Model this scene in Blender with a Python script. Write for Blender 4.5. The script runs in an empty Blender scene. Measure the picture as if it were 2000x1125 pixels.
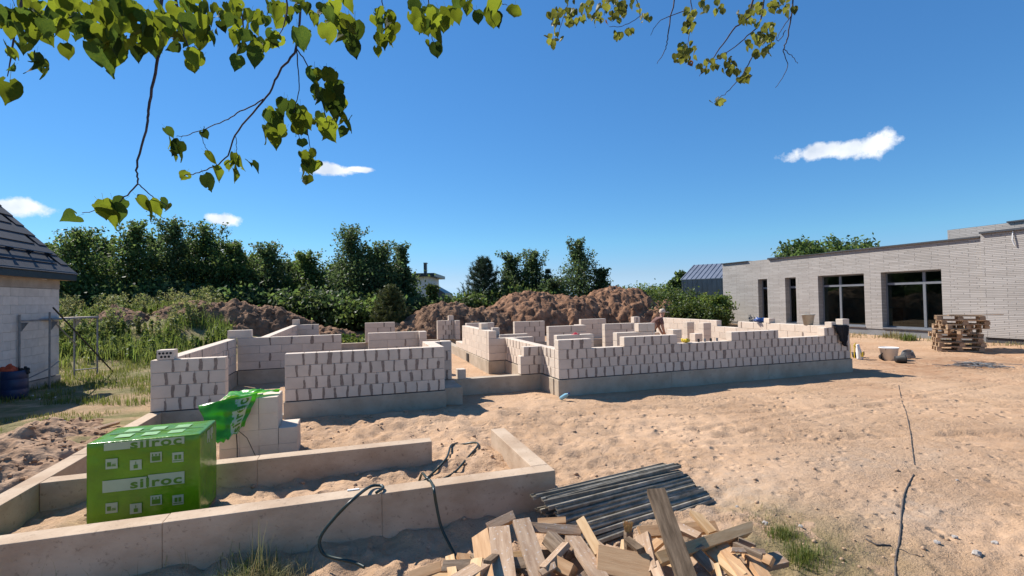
import bpy, bmesh, math, random
import numpy as np
from mathutils import Vector, Matrix, Euler
random.seed(7); rng = np.random.default_rng(7)
R = math.radians
scene = bpy.context.scene
C = scene.collection
# ------------------------------------------------------------------ camera
# world axes: x runs along the fronts of the unfinished walls, y away from the viewer along their sides,
# z = 0 is the top of the concrete foundations; the ground lies about 0.35 m lower.
FPX, PITCH, ROLL, TH, EYE = 961.2, .0227, .0181, .3126, 1.664
ct, st = math.cos(TH), math.sin(TH)
def to_uv(x, y, z): return Vector((ct*x + st*y, -st*x + ct*y, z))
def ray(px, py):
    x = (px-1000)/FPX; y = -(py-562.5)/FPX
    c, s = math.cos(ROLL), math.sin(ROLL); x, y = c*x + s*y, -s*x + c*y
    cp, sp = math.cos(PITCH), math.sin(PITCH)
    return Vector((x, cp - sp*y, sp + cp*y))
def at(px, py, dist):
    "point seen at that place of the photograph, dist metres ahead"
    d = ray(px, py)*1.0; d = d*(dist/d.y)
    v = to_uv(d.x, d.y, d.z); v.z += EYE
    return v
def on_z(px, py, z):
    d = ray(px, py); t = (z-EYE)/d.z
    return to_uv(d.x*t, d.y*t, z)
cam_d = bpy.data.cameras.new('camera'); cam = bpy.data.objects.new('camera', cam_d); C.objects.link(cam)
cam_d.sensor_width = 36; cam_d.lens = 36*FPX/2000; cam_d.clip_start = .05; cam_d.clip_end = 3000
cp, sp = math.cos(PITCH), math.sin(PITCH); c_, s_ = math.cos(ROLL), math.sin(ROLL)
r0, u0, f0 = Vector((1, 0, 0)), Vector((0, -sp, cp)), Vector((0, cp, sp))
rx, ux = c_*r0 - s_*u0, s_*r0 + c_*u0
rx, ux, fx = [to_uv(*v) for v in (rx, ux, f0)]
cam.matrix_world = Matrix(((rx.x, ux.x, -fx.x, 0), (rx.y, ux.y, -fx.y, 0), (rx.z, ux.z, -fx.z, EYE), (0, 0, 0, 1)))
scene.camera = cam
# ------------------------------------------------------------------ sun, sky, exposure
SUN = Vector((-.74, 1.0, 1.26)).normalized()
sd = bpy.data.lights.new('sun', 'SUN'); so = bpy.data.objects.new('sun', sd); C.objects.link(so)
sd.energy = 5.0; sd.angle = R(.53); sd.color = (1, .945, .87)
so.rotation_euler = SUN.to_track_quat('Z', 'Y').to_euler(); so.location = (0, 0, 30)
world = bpy.data.worlds.new('World'); scene.world = world; world.use_nodes = True
W = world.node_tree; W.nodes.clear()
def wn(t, **k):
    n = W.nodes.new(t)
    for a, b in k.items(): setattr(n, a, b)
    return n
out = wn('ShaderNodeOutputWorld'); bg = wn('ShaderNodeBackground'); bg.inputs[1].default_value = .071
sky = wn('ShaderNodeTexSky', sky_type='NISHITA'); sky.sun_disc = False
sky.sun_elevation = math.asin(SUN.z); sky.sun_rotation = math.atan2(SUN.x, SUN.y)
sky.air_density = 1.0; sky.dust_density = .0; sky.ozone_density = 5.0; sky.altitude = 100
W.links.new(bg.outputs[0], out.inputs[0])
# small fair-weather clouds, fixed in the directions where they stand
geo = wn('ShaderNodeTexCoord')
nz = wn('ShaderNodeTexNoise'); nz.inputs['Scale'].default_value = 30; nz.inputs['Detail'].default_value = 9; nz.inputs['Roughness'].default_value = .62
W.links.new(geo.outputs['Generated'], nz.inputs['Vector'])
def math_n(op, a, b=None, clamp=False):
    n = wn('ShaderNodeMath', operation=op); n.use_clamp = clamp
    for i, v in ((0, a), (1, b)):
        if v is None: continue
        if isinstance(v, (int, float)): n.inputs[i].default_value = v
        else: W.links.new(v, n.inputs[i])
    return n.outputs[0]
def dot_n(vec):
    n = wn('ShaderNodeVectorMath', operation='DOT_PRODUCT'); W.links.new(geo.outputs['Generated'], n.inputs[0]); n.inputs[1].default_value = vec
    return n.outputs['Value']
noise_c = math_n('SUBTRACT', nz.outputs['Fac'], .5)
total = None
def cloud(px, py, hw, hh, tilt=0, dens=2.2, amp=2.0):
    global total
    d = ray(px, py); d = to_uv(*d).normalized(); r = d.cross(Vector((0, 0, 1))).normalized(); u = r.cross(d)
    k = math.cos(math.atan(abs(px-1000)/FPX)); hw, hh = hw/FPX*k*k*1.05, hh/FPX*k
    r, u = r*math.cos(tilt) + u*math.sin(tilt), u*math.cos(tilt) - r*math.sin(tilt)
    f = dot_n(d); a = math_n('DIVIDE', dot_n(r), f); b = math_n('DIVIDE', dot_n(u), f)
    a = math_n('DIVIDE', a, hw); b = math_n('DIVIDE', b, hh)
    e = math_n('SQRT', math_n('ADD', math_n('MULTIPLY', a, a), math_n('MULTIPLY', b, b)))
    m = math_n('ADD', math_n('SUBTRACT', 1.0, e), math_n('MULTIPLY', noise_c, amp))
    front = math_n('GREATER_THAN', f, .2)
    m = math_n('MULTIPLY', math_n('MULTIPLY', m, dens, True), front, True)
    total = m if total is None else math_n('MAXIMUM', total, m)
cloud(1605, 294, 82, 17, R(2)); cloud(1712, 279, 55, 25, R(8)); cloud(1650, 290, 60, 18)
cloud(45, 404, 62, 20, R(-3)); cloud(0, 400, 40, 16); cloud(432, 427, 42, 14); cloud(640, 331, 58, 14); cloud(700, 331, 34, 6)
cloud(440, 486, 34, 11)
shade = wn('ShaderNodeMix', data_type='RGBA'); nz2 = wn('ShaderNodeTexNoise'); nz2.inputs['Scale'].default_value = 22; nz2.inputs['Detail'].default_value = 5; W.links.new(geo.outputs['Generated'], nz2.inputs['Vector']); W.links.new(math_n('MULTIPLY', math_n('SUBTRACT', nz2.outputs['Fac'], .3), 2.6, True), shade.inputs[0])
shade.inputs[6].default_value = (6.6, 7.3, 8.4, 1); shade.inputs[7].default_value = (10.6, 10.8, 11.0, 1)
mixc = wn('ShaderNodeMix', data_type='RGBA'); W.links.new(math_n('MULTIPLY', total, .93), mixc.inputs[0])
sc_n = wn('ShaderNodeSeparateColor', mode='HSV'); cc_n = wn('ShaderNodeCombineColor', mode='HSV'); W.links.new(sky.outputs[0], sc_n.inputs[0])
W.links.new(math_n('MAXIMUM', sc_n.outputs[0], .582), cc_n.inputs[0]); W.links.new(math_n('MULTIPLY_ADD', sc_n.outputs[1], .70) , cc_n.inputs[1]); cc_n.inputs[1].links[0].from_node.inputs[2].default_value = .37
W.links.new(math_n('MULTIPLY', math_n('POWER', sc_n.outputs[2], .7), 2.1), cc_n.inputs[2]); W.links.new(cc_n.outputs[0], mixc.inputs[6]); W.links.new(shade.outputs[2], mixc.inputs[7]); W.links.new(mixc.outputs[2], bg.inputs[0])
vs = scene.view_settings; vs.view_transform = 'Standard'; vs.look = 'None'; vs.exposure = .64; vs.gamma = 1; vs.use_curve_mapping = False
scene.cycles.max_bounces = 6; scene.cycles.transparent_max_bounces = 8
try: scene.cycles.use_denoising = True
except Exception: pass
# ------------------------------------------------------------------ helpers
def link(o, parent=None):
    C.objects.link(o)
    if parent is not None: o.parent = parent
    return o
def tag(o, label=None, cat=None, group=None, kind=None):
    if label: o['label'] = label
    if cat: o['category'] = cat
    if group: o['group'] = group
    if kind: o['kind'] = kind
    return o
def empty(name, loc, label=None, cat=None, group=None, rz=0):
    o = bpy.data.objects.new(name, None); o.location = loc; o.rotation_euler = (0, 0, rz); o.empty_display_size = .1
    link(o); return tag(o, label, cat, group)
def np_mesh(name, V, F, smooth=False):
    "V (n,3), F (m,k) numpy"
    me = bpy.data.meshes.new(name); V = np.asarray(V, np.float32); F = np.asarray(F, np.int32)
    k = F.shape[1]
    me.vertices.add(len(V)); me.vertices.foreach_set('co', V.ravel())
    me.loops.add(F.size); me.loops.foreach_set('vertex_index', F.ravel())
    me.polygons.add(len(F)); me.polygons.foreach_set('loop_start', np.arange(0, F.size, k, dtype=np.int32))
    if smooth: me.polygons.foreach_set('use_smooth', np.ones(len(F), bool))
    me.update(calc_edges=True); me.validate()
    return me
ORD = 'first second third fourth fifth sixth seventh eighth ninth tenth eleventh twelfth thirteenth fourteenth'.split()
class MB:
    def __init__(s): s.v = []; s.f = []
    def box(s, x0, x1, y0, y1, z0, z1, M=None):
        b = len(s.v)
        P = [(x0,y0,z0),(x1,y0,z0),(x1,y1,z0),(x0,y1,z0),(x0,y0,z1),(x1,y0,z1),(x1,y1,z1),(x0,y1,z1)]
        s.v += [tuple(M @ Vector(p)) for p in P] if M else P
        s.f += [tuple(b+i for i in q) for q in ((3,2,1,0),(4,5,6,7),(0,1,5,4),(1,2,6,5),(2,3,7,6),(3,0,4,7))]
        return s
    def poly_prism(s, pts, h0, h1, M=None):
        "pts in xy, extruded in z"
        b = len(s.v); n = len(pts)
        P = [(x, y, h0) for x, y in pts] + [(x, y, h1) for x, y in pts]
        s.v += [tuple(M @ Vector(p)) for p in P] if M else P
        s.f.append(tuple(b+n-1-i for i in range(n))); s.f.append(tuple(b+n+i for i in range(n)))
        for i in range(n):
            j = (i+1) % n; s.f.append((b+i, b+j, b+n+j, b+n+i))
        return s
    def tube(s, pts, rad, n=8, cap=True):
        pts = [Vector(p) for p in pts]; m = len(pts)
        if isinstance(rad, (int, float)): rad = [rad]*m
        b = len(s.v); prev = None
        for i, p in enumerate(pts):
            t = (pts[min(i+1, m-1)] - pts[max(i-1, 0)]).normalized()
            if prev is None:
                a = Vector((0, 0, 1)) if abs(t.z) < .9 else Vector((1, 0, 0)); x = t.cross(a).normalized()
            else: x = (prev - t*prev.dot(t)).normalized()
            prev = x; y = t.cross(x)
            for k in range(n):
                w = 2*math.pi*k/n; s.v.append(tuple(p + (x*math.cos(w) + y*math.sin(w))*rad[i]))
        for i in range(m-1):
            for k in range(n):
                a, c = b+i*n+k, b+i*n+(k+1) % n; s.f.append((a, c, c+n, a+n))
        if cap: s.f.append(tuple(b+n-1-k for k in range(n))); s.f.append(tuple(b+(m-1)*n+k for k in range(n)))
        return s
    def lathe(s, prof, n=20, M=None):
        "profile of (r, z) around z, closed at neither end unless r = 0"
        b = len(s.v)
        for r, z in prof:
            for k in range(n):
                w = 2*math.pi*k/n; p = Vector((r*math.cos(w), r*math.sin(w), z)); s.v.append(tuple(M @ p if M else p))
        for i in range(len(prof)-1):
            for k in range(n):
                a, c = b+i*n+k, b+i*n+(k+1) % n; s.f.append((a, c, c+n, a+n))
        return s
    def build(s, name, m, parent=None, smooth=False, bevel=0, loc=None):
        me = bpy.data.meshes.new(name); me.from_pydata(s.v, [], s.f); me.update()
        if smooth: me.polygons.foreach_set('use_smooth', [True]*len(me.polygons))
        o = bpy.data.objects.new(name, me)
        if m is not None: me.materials.append(m)
        link(o, parent)
        if loc is not None: o.location = loc
        if bevel:
            md = o.modifiers.new('b', 'BEVEL'); md.width = bevel; md.segments = 2; md.limit_method = 'ANGLE'
        return o
def mesh_obj(name, me, m, parent=None):
    o = bpy.data.objects.new(name, me)
    if m is not None and not me.materials: me.materials.append(m)
    return link(o, parent)
# ------------------------------------------------------------------ materials
def mat(name, col, rough=.85, var=.12, scale=6, bump=0, bscale=60, metal=0, spec=.3, stretch=(1, 1, 1), col2=None, objvar=0, detail=5, transl=0, island=0, mixlo=.35, mixhi=.65, coat=0, specks=None):
    m = bpy.data.materials.new(name); m.use_nodes = True; N = m.node_tree; nd = N.nodes; L = N.links
    bs = nd['Principled BSDF']; bs.inputs['Roughness'].default_value = rough; bs.inputs['Metallic'].default_value = metal
    bs.inputs['Specular IOR Level'].default_value = spec; bs.inputs['Coat Weight'].default_value = coat
    tc = nd.new('ShaderNodeTexCoord'); mp = nd.new('ShaderNodeMapping'); mp.inputs['Scale'].default_value = stretch
    L.new(tc.outputs['Object'], mp.inputs[0])
    if objvar:
        oi = nd.new('ShaderNodeObjectInfo'); sh = nd.new('ShaderNodeVectorMath'); sh.operation = 'ADD'
        ml = nd.new('ShaderNodeMath'); ml.operation = 'MULTIPLY'; ml.inputs[1].default_value = 37
        L.new(oi.outputs['Random'], ml.inputs[0]); L.new(tc.outputs['Object'], sh.inputs[0]); L.new(ml.outputs[0], sh.inputs[1]); L.new(sh.outputs[0], mp.inputs[0])
    n1 = nd.new('ShaderNodeTexNoise'); n1.inputs['Scale'].default_value = scale; n1.inputs['Detail'].default_value = detail; n1.inputs['Roughness'].default_value = .6
    L.new(mp.outputs[0], n1.inputs['Vector'])
    mr = nd.new('ShaderNodeMapRange'); mr.inputs[1].default_value = mixlo; mr.inputs[2].default_value = mixhi; L.new(n1.outputs['Fac'], mr.inputs[0])
    mx = nd.new('ShaderNodeMix'); mx.data_type = 'RGBA'; L.new(mr.outputs[0], mx.inputs[0])
    if col2 is None:
        mx.inputs[6].default_value = tuple(c*(1-var) for c in col)+(1,); mx.inputs[7].default_value = tuple(min(1, c*(1+var)) for c in col)+(1,)
    else:
        mx.inputs[6].default_value = tuple(col)+(1,); mx.inputs[7].default_value = tuple(col2)+(1,)
    colo = mx.outputs[2]
    if specks:
        sc2, lo2, hi2, amt, c3 = specks; n3 = nd.new('ShaderNodeTexNoise'); n3.inputs['Scale'].default_value = sc2; n3.inputs['Detail'].default_value = 4; n3.inputs['Roughness'].default_value = .65; L.new(tc.outputs['Object'], n3.inputs['Vector'])
        m3 = nd.new('ShaderNodeMapRange'); m3.inputs[1].default_value = lo2; m3.inputs[2].default_value = hi2; m3.inputs[4].default_value = amt; L.new(n3.outputs['Fac'], m3.inputs[0])
        x3 = nd.new('ShaderNodeMix'); x3.data_type = 'RGBA'; x3.inputs[7].default_value = tuple(c3)+(1,); L.new(m3.outputs[0], x3.inputs[0]); L.new(colo, x3.inputs[6]); colo = x3.outputs[2]
    if objvar or island:
        hv = nd.new('ShaderNodeHueSaturation'); L.new(colo, hv.inputs['Color'])
        src = nd.new('ShaderNodeNewGeometry').outputs['Random Per Island'] if island else oi.outputs['Random']
        a = island or objvar
        r2 = nd.new('ShaderNodeMapRange'); r2.inputs[3].default_value = 1-a; r2.inputs[4].default_value = 1+a; L.new(src, r2.inputs[0]); L.new(r2.outputs[0], hv.inputs['Value'])
        if island:
            r3 = nd.new('ShaderNodeMapRange'); r3.inputs[3].default_value = .475; r3.inputs[4].default_value = .52; 
            fr = nd.new('ShaderNodeMath'); fr.operation = 'FRACT'; m7 = nd.new('ShaderNodeMath'); m7.operation = 'MULTIPLY'; m7.inputs[1].default_value = 7.3
            L.new(src, m7.inputs[0]); L.new(m7.outputs[0], fr.inputs[0]); L.new(fr.outputs[0], r3.inputs[0]); L.new(r3.outputs[0], hv.inputs['Hue'])
        colo = hv.outputs[0]
    L.new(colo, bs.inputs['Base Color'])
    if bump:
        n2 = nd.new('ShaderNodeTexNoise'); n2.inputs['Scale'].default_value = bscale; n2.inputs['Detail'].default_value = 6; L.new(mp.outputs[0], n2.inputs['Vector'])
        bp = nd.new('ShaderNodeBump'); bp.inputs['Strength'].default_value = 1; bp.inputs['Distance'].default_value = bump; L.new(n2.outputs['Fac'], bp.inputs['Height']); L.new(bp.outputs[0], bs.inputs['Normal'])
    if transl:
        tr = nd.new('ShaderNodeBsdfTranslucent'); ms = nd.new('ShaderNodeMixShader'); ms.inputs[0].default_value = transl
        h2 = nd.new('ShaderNodeHueSaturation'); h2.inputs['Hue'].default_value = .475; h2.inputs['Value'].default_value = 1.7; h2.inputs['Saturation'].default_value = 1.05
        L.new(colo, h2.inputs['Color']); L.new(h2.outputs[0], tr.inputs['Color'])
        L.new(bs.outputs[0], ms.inputs[1]); L.new(tr.outputs[0], ms.inputs[2]); L.new(ms.outputs[0], nd['Material Output'].inputs[0])
    return m
M = {}
M['block'] = mat('silicate_block', (.61, .505, .405), .9, .06, 5, .0015, 90, objvar=.06, specks=(16, .63, .74, .35, (.36, .30, .25)))
M['mortar'] = mat('mortar', (.30, .26, .23), .95, .15, 14, .002, 60)
M['smear'] = mat('mortar_smear', (.25, .192, .155), .95, .2, 20, .003, 70)
M['concrete'] = mat('concrete', (.36, .285, .205), .92, 0, 2.2, .003, 45, col2=(.47, .39, .295), specks=(9, .58, .72, .45, (.22, .18, .14)))
M['concrete_red'] = mat('concrete_cast', (.38, .268, .178), .92, 0, 1.8, .004, 40, col2=(.53, .41, .295), stretch=(1, 1, 1.6), detail=9, specks=(26, .60, .70, .6, (.20, .14, .095)))
M['membrane'] = mat('bitumen_membrane', (.03, .028, .028), .7)
M['soil'] = mat('heap_soil', (.095, .050, .028), 1, 0, 2.2, .05, 9, col2=(.28, .16, .092))
M['soil_red'] = mat('heap_soil_red', (.115, .055, .029), 1, 0, 2.0, .06, 8, col2=(.33, .178, .10))
M['heap_sand'] = mat('dug_sand', (.22, .128, .074), 1, 0, 4, .03, 14, col2=(.40, .265, .17))
M['clod'] = mat('clod', (.39, .265, .17), 1, .2, 12, .004, 80)
M['stone'] = mat('stone', (.36, .33, .30), .9, .25, 20, .004, 60)
M['bark'] = mat('bark', (.10, .085, .075), .95, .3, 12, .01, 30)
M['twig'] = mat('twig_bark', (.085, .062, .065), .85, .3, 30, .001, 120)
M['leaf'] = mat('linden_leaf', (.028, .060, .012), .75, 0, 14, .0006, 180, spec=.12, col2=(.05, .085, .014), objvar=.55, transl=.36)
M['leaf_lit'] = mat('linden_leaf_backlit_tint', (.066, .102, .012), .75, 0, 14, .0006, 180, spec=.12, col2=(.085, .115, .014), objvar=.35, transl=.62)  # brighter copy of the linden leaf, backlit glow put into colour and translucency
M['leaf_small'] = mat('linden_leaf_yellowing', (.062, .088, .016), .55, 0, 10, spec=.35, col2=(.12, .125, .024), objvar=.45, transl=.52)
M['leaf_autumn'] = mat('autumn_leaf', (.16, .085, .018), .6, .25, 20, objvar=.3, transl=.35)
M['fol'] = mat('foliage', (.068, .115, .033), .55, .25, .5, island=.5, transl=.48)
M['fol_b'] = mat('foliage_blue', (.062, .103, .038), .55, .25, .5, island=.5, transl=.46)
M['fol_l'] = mat('foliage_light', (.06, .095, .022), .55, .25, .5, island=.4, transl=.35)
M['needle'] = mat('pine_needles', (.040, .072, .036), .6, .25, .8, island=.4, transl=.15)
M['needle_y'] = mat('young_pine_needles', (.075, .095, .030), .6, .25, .8, island=.35, transl=.2)
M['weed'] = mat('weeds', (.075, .135, .026), .6, 0, .35, island=.4, transl=.4, col2=(.14, .185, .05))
M['weed_pale'] = mat('pale_weeds', (.12, .165, .05), .6, 0, .5, island=.4, transl=.4, col2=(.21, .215, .09))
M['grass'] = mat('grass', (.075, .12, .022), .6, 0, .8, island=.4, transl=.35, col2=(.15, .17, .045))
M['drygrass'] = mat('dry_grass', (.30, .25, .13), .7, 0, 2, island=.35, transl=.3, col2=(.16, .17, .06))
M['wood'] = mat('sawn_pine', (.36, .20, .095), .8, 0, 3, .0015, 30, stretch=(1, 9, 9), col2=(.50, .315, .17), objvar=.22, specks=(5, .55, .75, .6, (.26, .18, .12)))
M['wood_pale'] = mat('pale_sawn_wood', (.43, .26, .12), .8, 0, 3, .0015, 30, stretch=(1, 8, 8), col2=(.58, .40, .225), objvar=.14)
M['wood_grey'] = mat('weathered_board', (.17, .115, .072), .9, 0, 4, .003, 30, stretch=(1, 9, 9), col2=(.33, .245, .17), objvar=.15)
M['wood_dark'] = mat('dark_weathered_board', (.08, .052, .030), .9, 0, 4, .003, 30, stretch=(1, 7, 7), col2=(.19, .132, .084), objvar=.1)
M['wood_dirty'] = mat('dirty_board', (.28, .18, .112), .9, 0, 4, .002, 30, stretch=(1, 7, 7), col2=(.43, .305, .205), objvar=.22, specks=(40, .60, .66, .6, (.50, .46, .42)))
M['straw'] = mat('straw', (.52, .34, .14), .8, .3, 30, island=.3)
M['pallet'] = mat('pallet_wood', (.26, .165, .095), .9, 0, 4, .002, 30, stretch=(1, 8, 8), col2=(.45, .315, .20), objvar=.25)
M['zinc'] = mat('galvanised_steel', (.165, .142, .104), .66, 0, 9, .0008, 60, metal=.0, col2=(.33, .295, .235), objvar=.35, spec=.25)
M['steel'] = mat('painted_scaffold_steel', (.20, .20, .205), .5, .2, 8, metal=.3)
M['darkmetal'] = mat('anthracite_metal', (.055, .058, .064), .45, .15, 5, spec=.5)
M['frame'] = mat('window_frame', (.16, .17, .185), .4, .08, 5, spec=.5)
M['white'] = mat('white_plastic', (.72, .71, .68), .5, .06, 8, spec=.5)
M['black'] = mat('black_rubber', (.02, .02, .021), .6, .2, 10)
M['hose'] = mat('green_hose', (.008, .024, .019), .4, .2, 20, spec=.5)
M['blue'] = mat('blue_plastic', (.02, .07, .25), .45, .2, 6, spec=.5)
M['navy'] = mat('navy_plastic', (.008, .022, .075), .45, .2, 6, spec=.4)
M['orange'] = mat('orange_bag', (.55, .09, .04), .6, .2, 10)
M['yellow'] = mat('yellow_paint', (.62, .45, .03), .5, .15, 12)
M['redrag'] = mat('red_rag', (.45, .04, .06), .7, .2, 20)
M['cloth'] = mat('black_cloth', (.018, .016, .018), .9, .3, 18)
M['cloth_grey'] = mat('grey_cloth', (.22, .21, .23), .9, .3, 18)
M['galv_bucket'] = mat('grey_bucket', (.33, .31, .27), .6, .15, 12, spec=.4)
M['green'] = mat('green_wrap', (.11, .26, .003), .2, .18, 4, .010, 7, spec=.5, transl=.14)
M['greenlight'] = mat('green_film', (.07, .36, .03), .28, .18, 6, .006, 14, spec=.6, transl=.42)
M['greenfade'] = mat('faded_green_print', (.16, .34, .10), .4, .2, 9, spec=.5)
M['print'] = mat('white_print', (.34, .41, .26), .4, .06, 8, spec=.5)
M['greenink'] = mat('green_ink', (.075, .19, .01), .4, .1, 8)
M['rooftile'] = mat('roof_tile', (.030, .030, .034), .62, .15, 6, .001, 70, objvar=.12, spec=.25)
M['fascia'] = mat('navy_fascia', (.012, .016, .024), .4, .1, 5, spec=.5)
M['oldblock'] = mat('painted_block', (.50, .47, .44), .9, .09, 5, .0015, 60, objvar=.05)
M['ringbeam'] = mat('ring_beam', (.30, .265, .23), .92, .14, 3, .002, 50)
M['plinth'] = mat('grey_plinth', (.20, .20, .20), .9, .1, 2)
M['darkplinth'] = mat('dark_plinth', (.06, .06, .062), .9, .1, 2)
M['seam'] = mat('standing_seam_metal', (.16, .17, .185), .4, .1, 1.5, metal=.5, spec=.5)
M['seamroof'] = mat('seam_roof', (.30, .31, .33), .38, .1, 1.5, metal=.55, spec=.5)
M['render_w'] = mat('white_render', (.62, .62, .62), .9, .05, 2)
M['interior'] = mat('interior_plaster', (.48, .47, .44), .95, .1, 2)
M['skin'] = mat('skin', (.40, .22, .15), .6, .08, 8)
M['shirt'] = mat('brown_shirt', (.16, .085, .07), .9, .2, 14)
M['trousers'] = mat('beige_trousers', (.55, .44, .34), .9, .12, 12)
M['bottle'] = mat('blue_bottle', (.20, .42, .55), .25, .1, 8, spec=.6)
M['wire'] = mat('grey_wire', (.15, .15, .15), .6, .3, 12, metal=.3)
def glass_mat():
    m = bpy.data.materials.new('window_glass'); m.use_nodes = True; N = m.node_tree; nd = N.nodes; L = N.links
    nd.remove(nd['Principled BSDF']); g = nd.new('ShaderNodeBsdfGlossy'); g.inputs['Roughness'].default_value = .02; g.inputs['Color'].default_value = (.9, .95, .95, 1)
    t = nd.new('ShaderNodeBsdfTransparent'); t.inputs['Color'].default_value = (.55, .62, .60, 1); fr = nd.new('ShaderNodeFresnel'); fr.inputs['IOR'].default_value = 1.5
    ms = nd.new('ShaderNodeMixShader'); L.new(fr.outputs[0], ms.inputs[0]); L.new(t.outputs[0], ms.inputs[1]); L.new(g.outputs[0], ms.inputs[2]); L.new(ms.outputs[0], nd['Material Output'].inputs[0])
    return m
M['glass'] = glass_mat()
def brick_mat():
    m = bpy.data.materials.new('grey_long_brick'); m.use_nodes = True; N = m.node_tree; nd = N.nodes; L = N.links; bs = nd['Principled BSDF']
    tc = nd.new('ShaderNodeTexCoord'); sx = nd.new('ShaderNodeSeparateXYZ'); L.new(tc.outputs['Object'], sx.inputs[0])
    ad = nd.new('ShaderNodeMath'); L.new(sx.outputs[0], ad.inputs[0]); L.new(sx.outputs[1], ad.inputs[1])
    cb = nd.new('ShaderNodeCombineXYZ'); L.new(ad.outputs[0], cb.inputs[0]); L.new(sx.outputs[2], cb.inputs[1])
    br = nd.new('ShaderNodeTexBrick'); L.new(cb.outputs[0], br.inputs['Vector']); br.inputs['Scale'].default_value = 1; br.offset = .37; br.offset_frequency = 3; br.squash = 1.3; br.squash_frequency = 4
    br.inputs['Brick Width'].default_value = .62; br.inputs['Row Height'].default_value = .064; br.inputs['Mortar Size'].default_value = .009; br.inputs['Mortar Smooth'].default_value = .2
    br.inputs['Color1'].default_value = (.335, .308, .28, 1); br.inputs['Color2'].default_value = (.42, .39, .36, 1); br.inputs['Mortar'].default_value = (.185, .17, .155, 1)
    n = nd.new('ShaderNodeTexNoise'); n.inputs['Scale'].default_value = .8; n.inputs['Detail'].default_value = 6; L.new(tc.outputs['Object'], n.inputs['Vector'])
    hv = nd.new('ShaderNodeHueSaturation'); mr = nd.new('ShaderNodeMapRange'); mr.inputs[3].default_value = .82; mr.inputs[4].default_value = 1.18; L.new(n.outputs['Fac'], mr.inputs[0]); L.new(mr.outputs[0], hv.inputs['Value']); L.new(br.outputs['Color'], hv.inputs['Color'])
    L.new(hv.outputs[0], bs.inputs['Base Color']); bs.inputs['Roughness'].default_value = .9
    bp = nd.new('ShaderNodeBump'); bp.inputs['Distance'].default_value = .007; bp.invert = True; L.new(br.outputs['Fac'], bp.inputs['Height']); L.new(bp.outputs[0], bs.inputs['Normal'])
    return m
M['brick'] = brick_mat()
# ------------------------------------------------------------------ terrain
LAT = rng.random((8, 256, 256)).astype(np.float32)
def vnoise(x, y, k=0):
    x = np.asarray(x, np.float64); y = np.asarray(y, np.float64)
    xi = np.floor(x).astype(int); yi = np.floor(y).astype(int); fx_ = x-xi; fy_ = y-yi
    fx_ = fx_*fx_*fx_*(fx_*(fx_*6-15)+10); fy_ = fy_*fy_*fy_*(fy_*(fy_*6-15)+10)
    g = lambda a, b: LAT[k % 8][a % 256, b % 256]
    return (g(xi, yi)*(1-fx_)+g(xi+1, yi)*fx_)*(1-fy_) + (g(xi, yi+1)*(1-fx_)+g(xi+1, yi+1)*fx_)*fy_ - .5
def fbm(x, y, o=4, k=0, gain=.5):
    s = 0; a = 1; f = 1
    for i in range(o): s = s + a*vnoise(x*f+i*17.3, y*f-i*9.1, k+i); a *= gain; f *= 2.03
    return s
JX = rng.random((256, 256)); JY = rng.random((256, 256))
def dents(x, y, cell):
    "distance to the nearest jittered point, in cells"
    x = np.asarray(x)/cell; y = np.asarray(y)/cell; xi = np.floor(x).astype(int); yi = np.floor(y).astype(int); d = np.full(x.shape, 9.)
    for a in (-1, 0, 1):
        for b in (-1, 0, 1):
            cx, cy = xi+a, yi+b
            d = np.minimum(d, (cx+JX[cx % 256, cy % 256]-x)**2 + (cy+JY[cx % 256, cy % 256]-y)**2)
    return np.sqrt(d)
def sg(t): return 1/(1+np.exp(-np.clip(t, -40, 40)))
def G(u, v, cu, cv, su, sv): return np.exp(-((u-cu)/su)**2-((v-cv)/sv)**2)
def smooth_h(u, v):
    u = np.asarray(u, float); v = np.asarray(v, float)
    h = -.34 + 0*u
    h = h - .12*sg((4.4-v)/.12)*sg((2.2-u)/.4) - .06*sg((3.6-v)/.3)*sg((u-2)/.4)
    inside = sg((u+2.9)/.08)*sg((1.72-u)/.08)*sg((v-4.6)/.08)*sg((6.9-v)/.3)
    h = h + inside*.08
    h = h + .09*G(u, v, .2, 8.3, 2.6, .9) + .10*G(u, v, 1.35, 6.0, .5, .7)
    h = h + .16*G(u, v, -4.0, 8.0, .8, 1.5) + .15*G(u, v, -4.9, 9.4, 1.2, 1.6)
    h = h + .13*sg((-5.3-u)/.8)
    h = h + 1.15*G(u, v, -11.5, 27, 6.5, 6.5) + .75*G(u, v, -6.5, 26, 2.8, 4.2)
    h = h + .5*sg((v-27)/2.5) + .16*sg((u-20.0)/.6)*sg((27-v)/1) - .05*sg((u-13)/2)
    h = h + .5*G(u, v, 20, 30, 5, 4)
    return h
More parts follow.
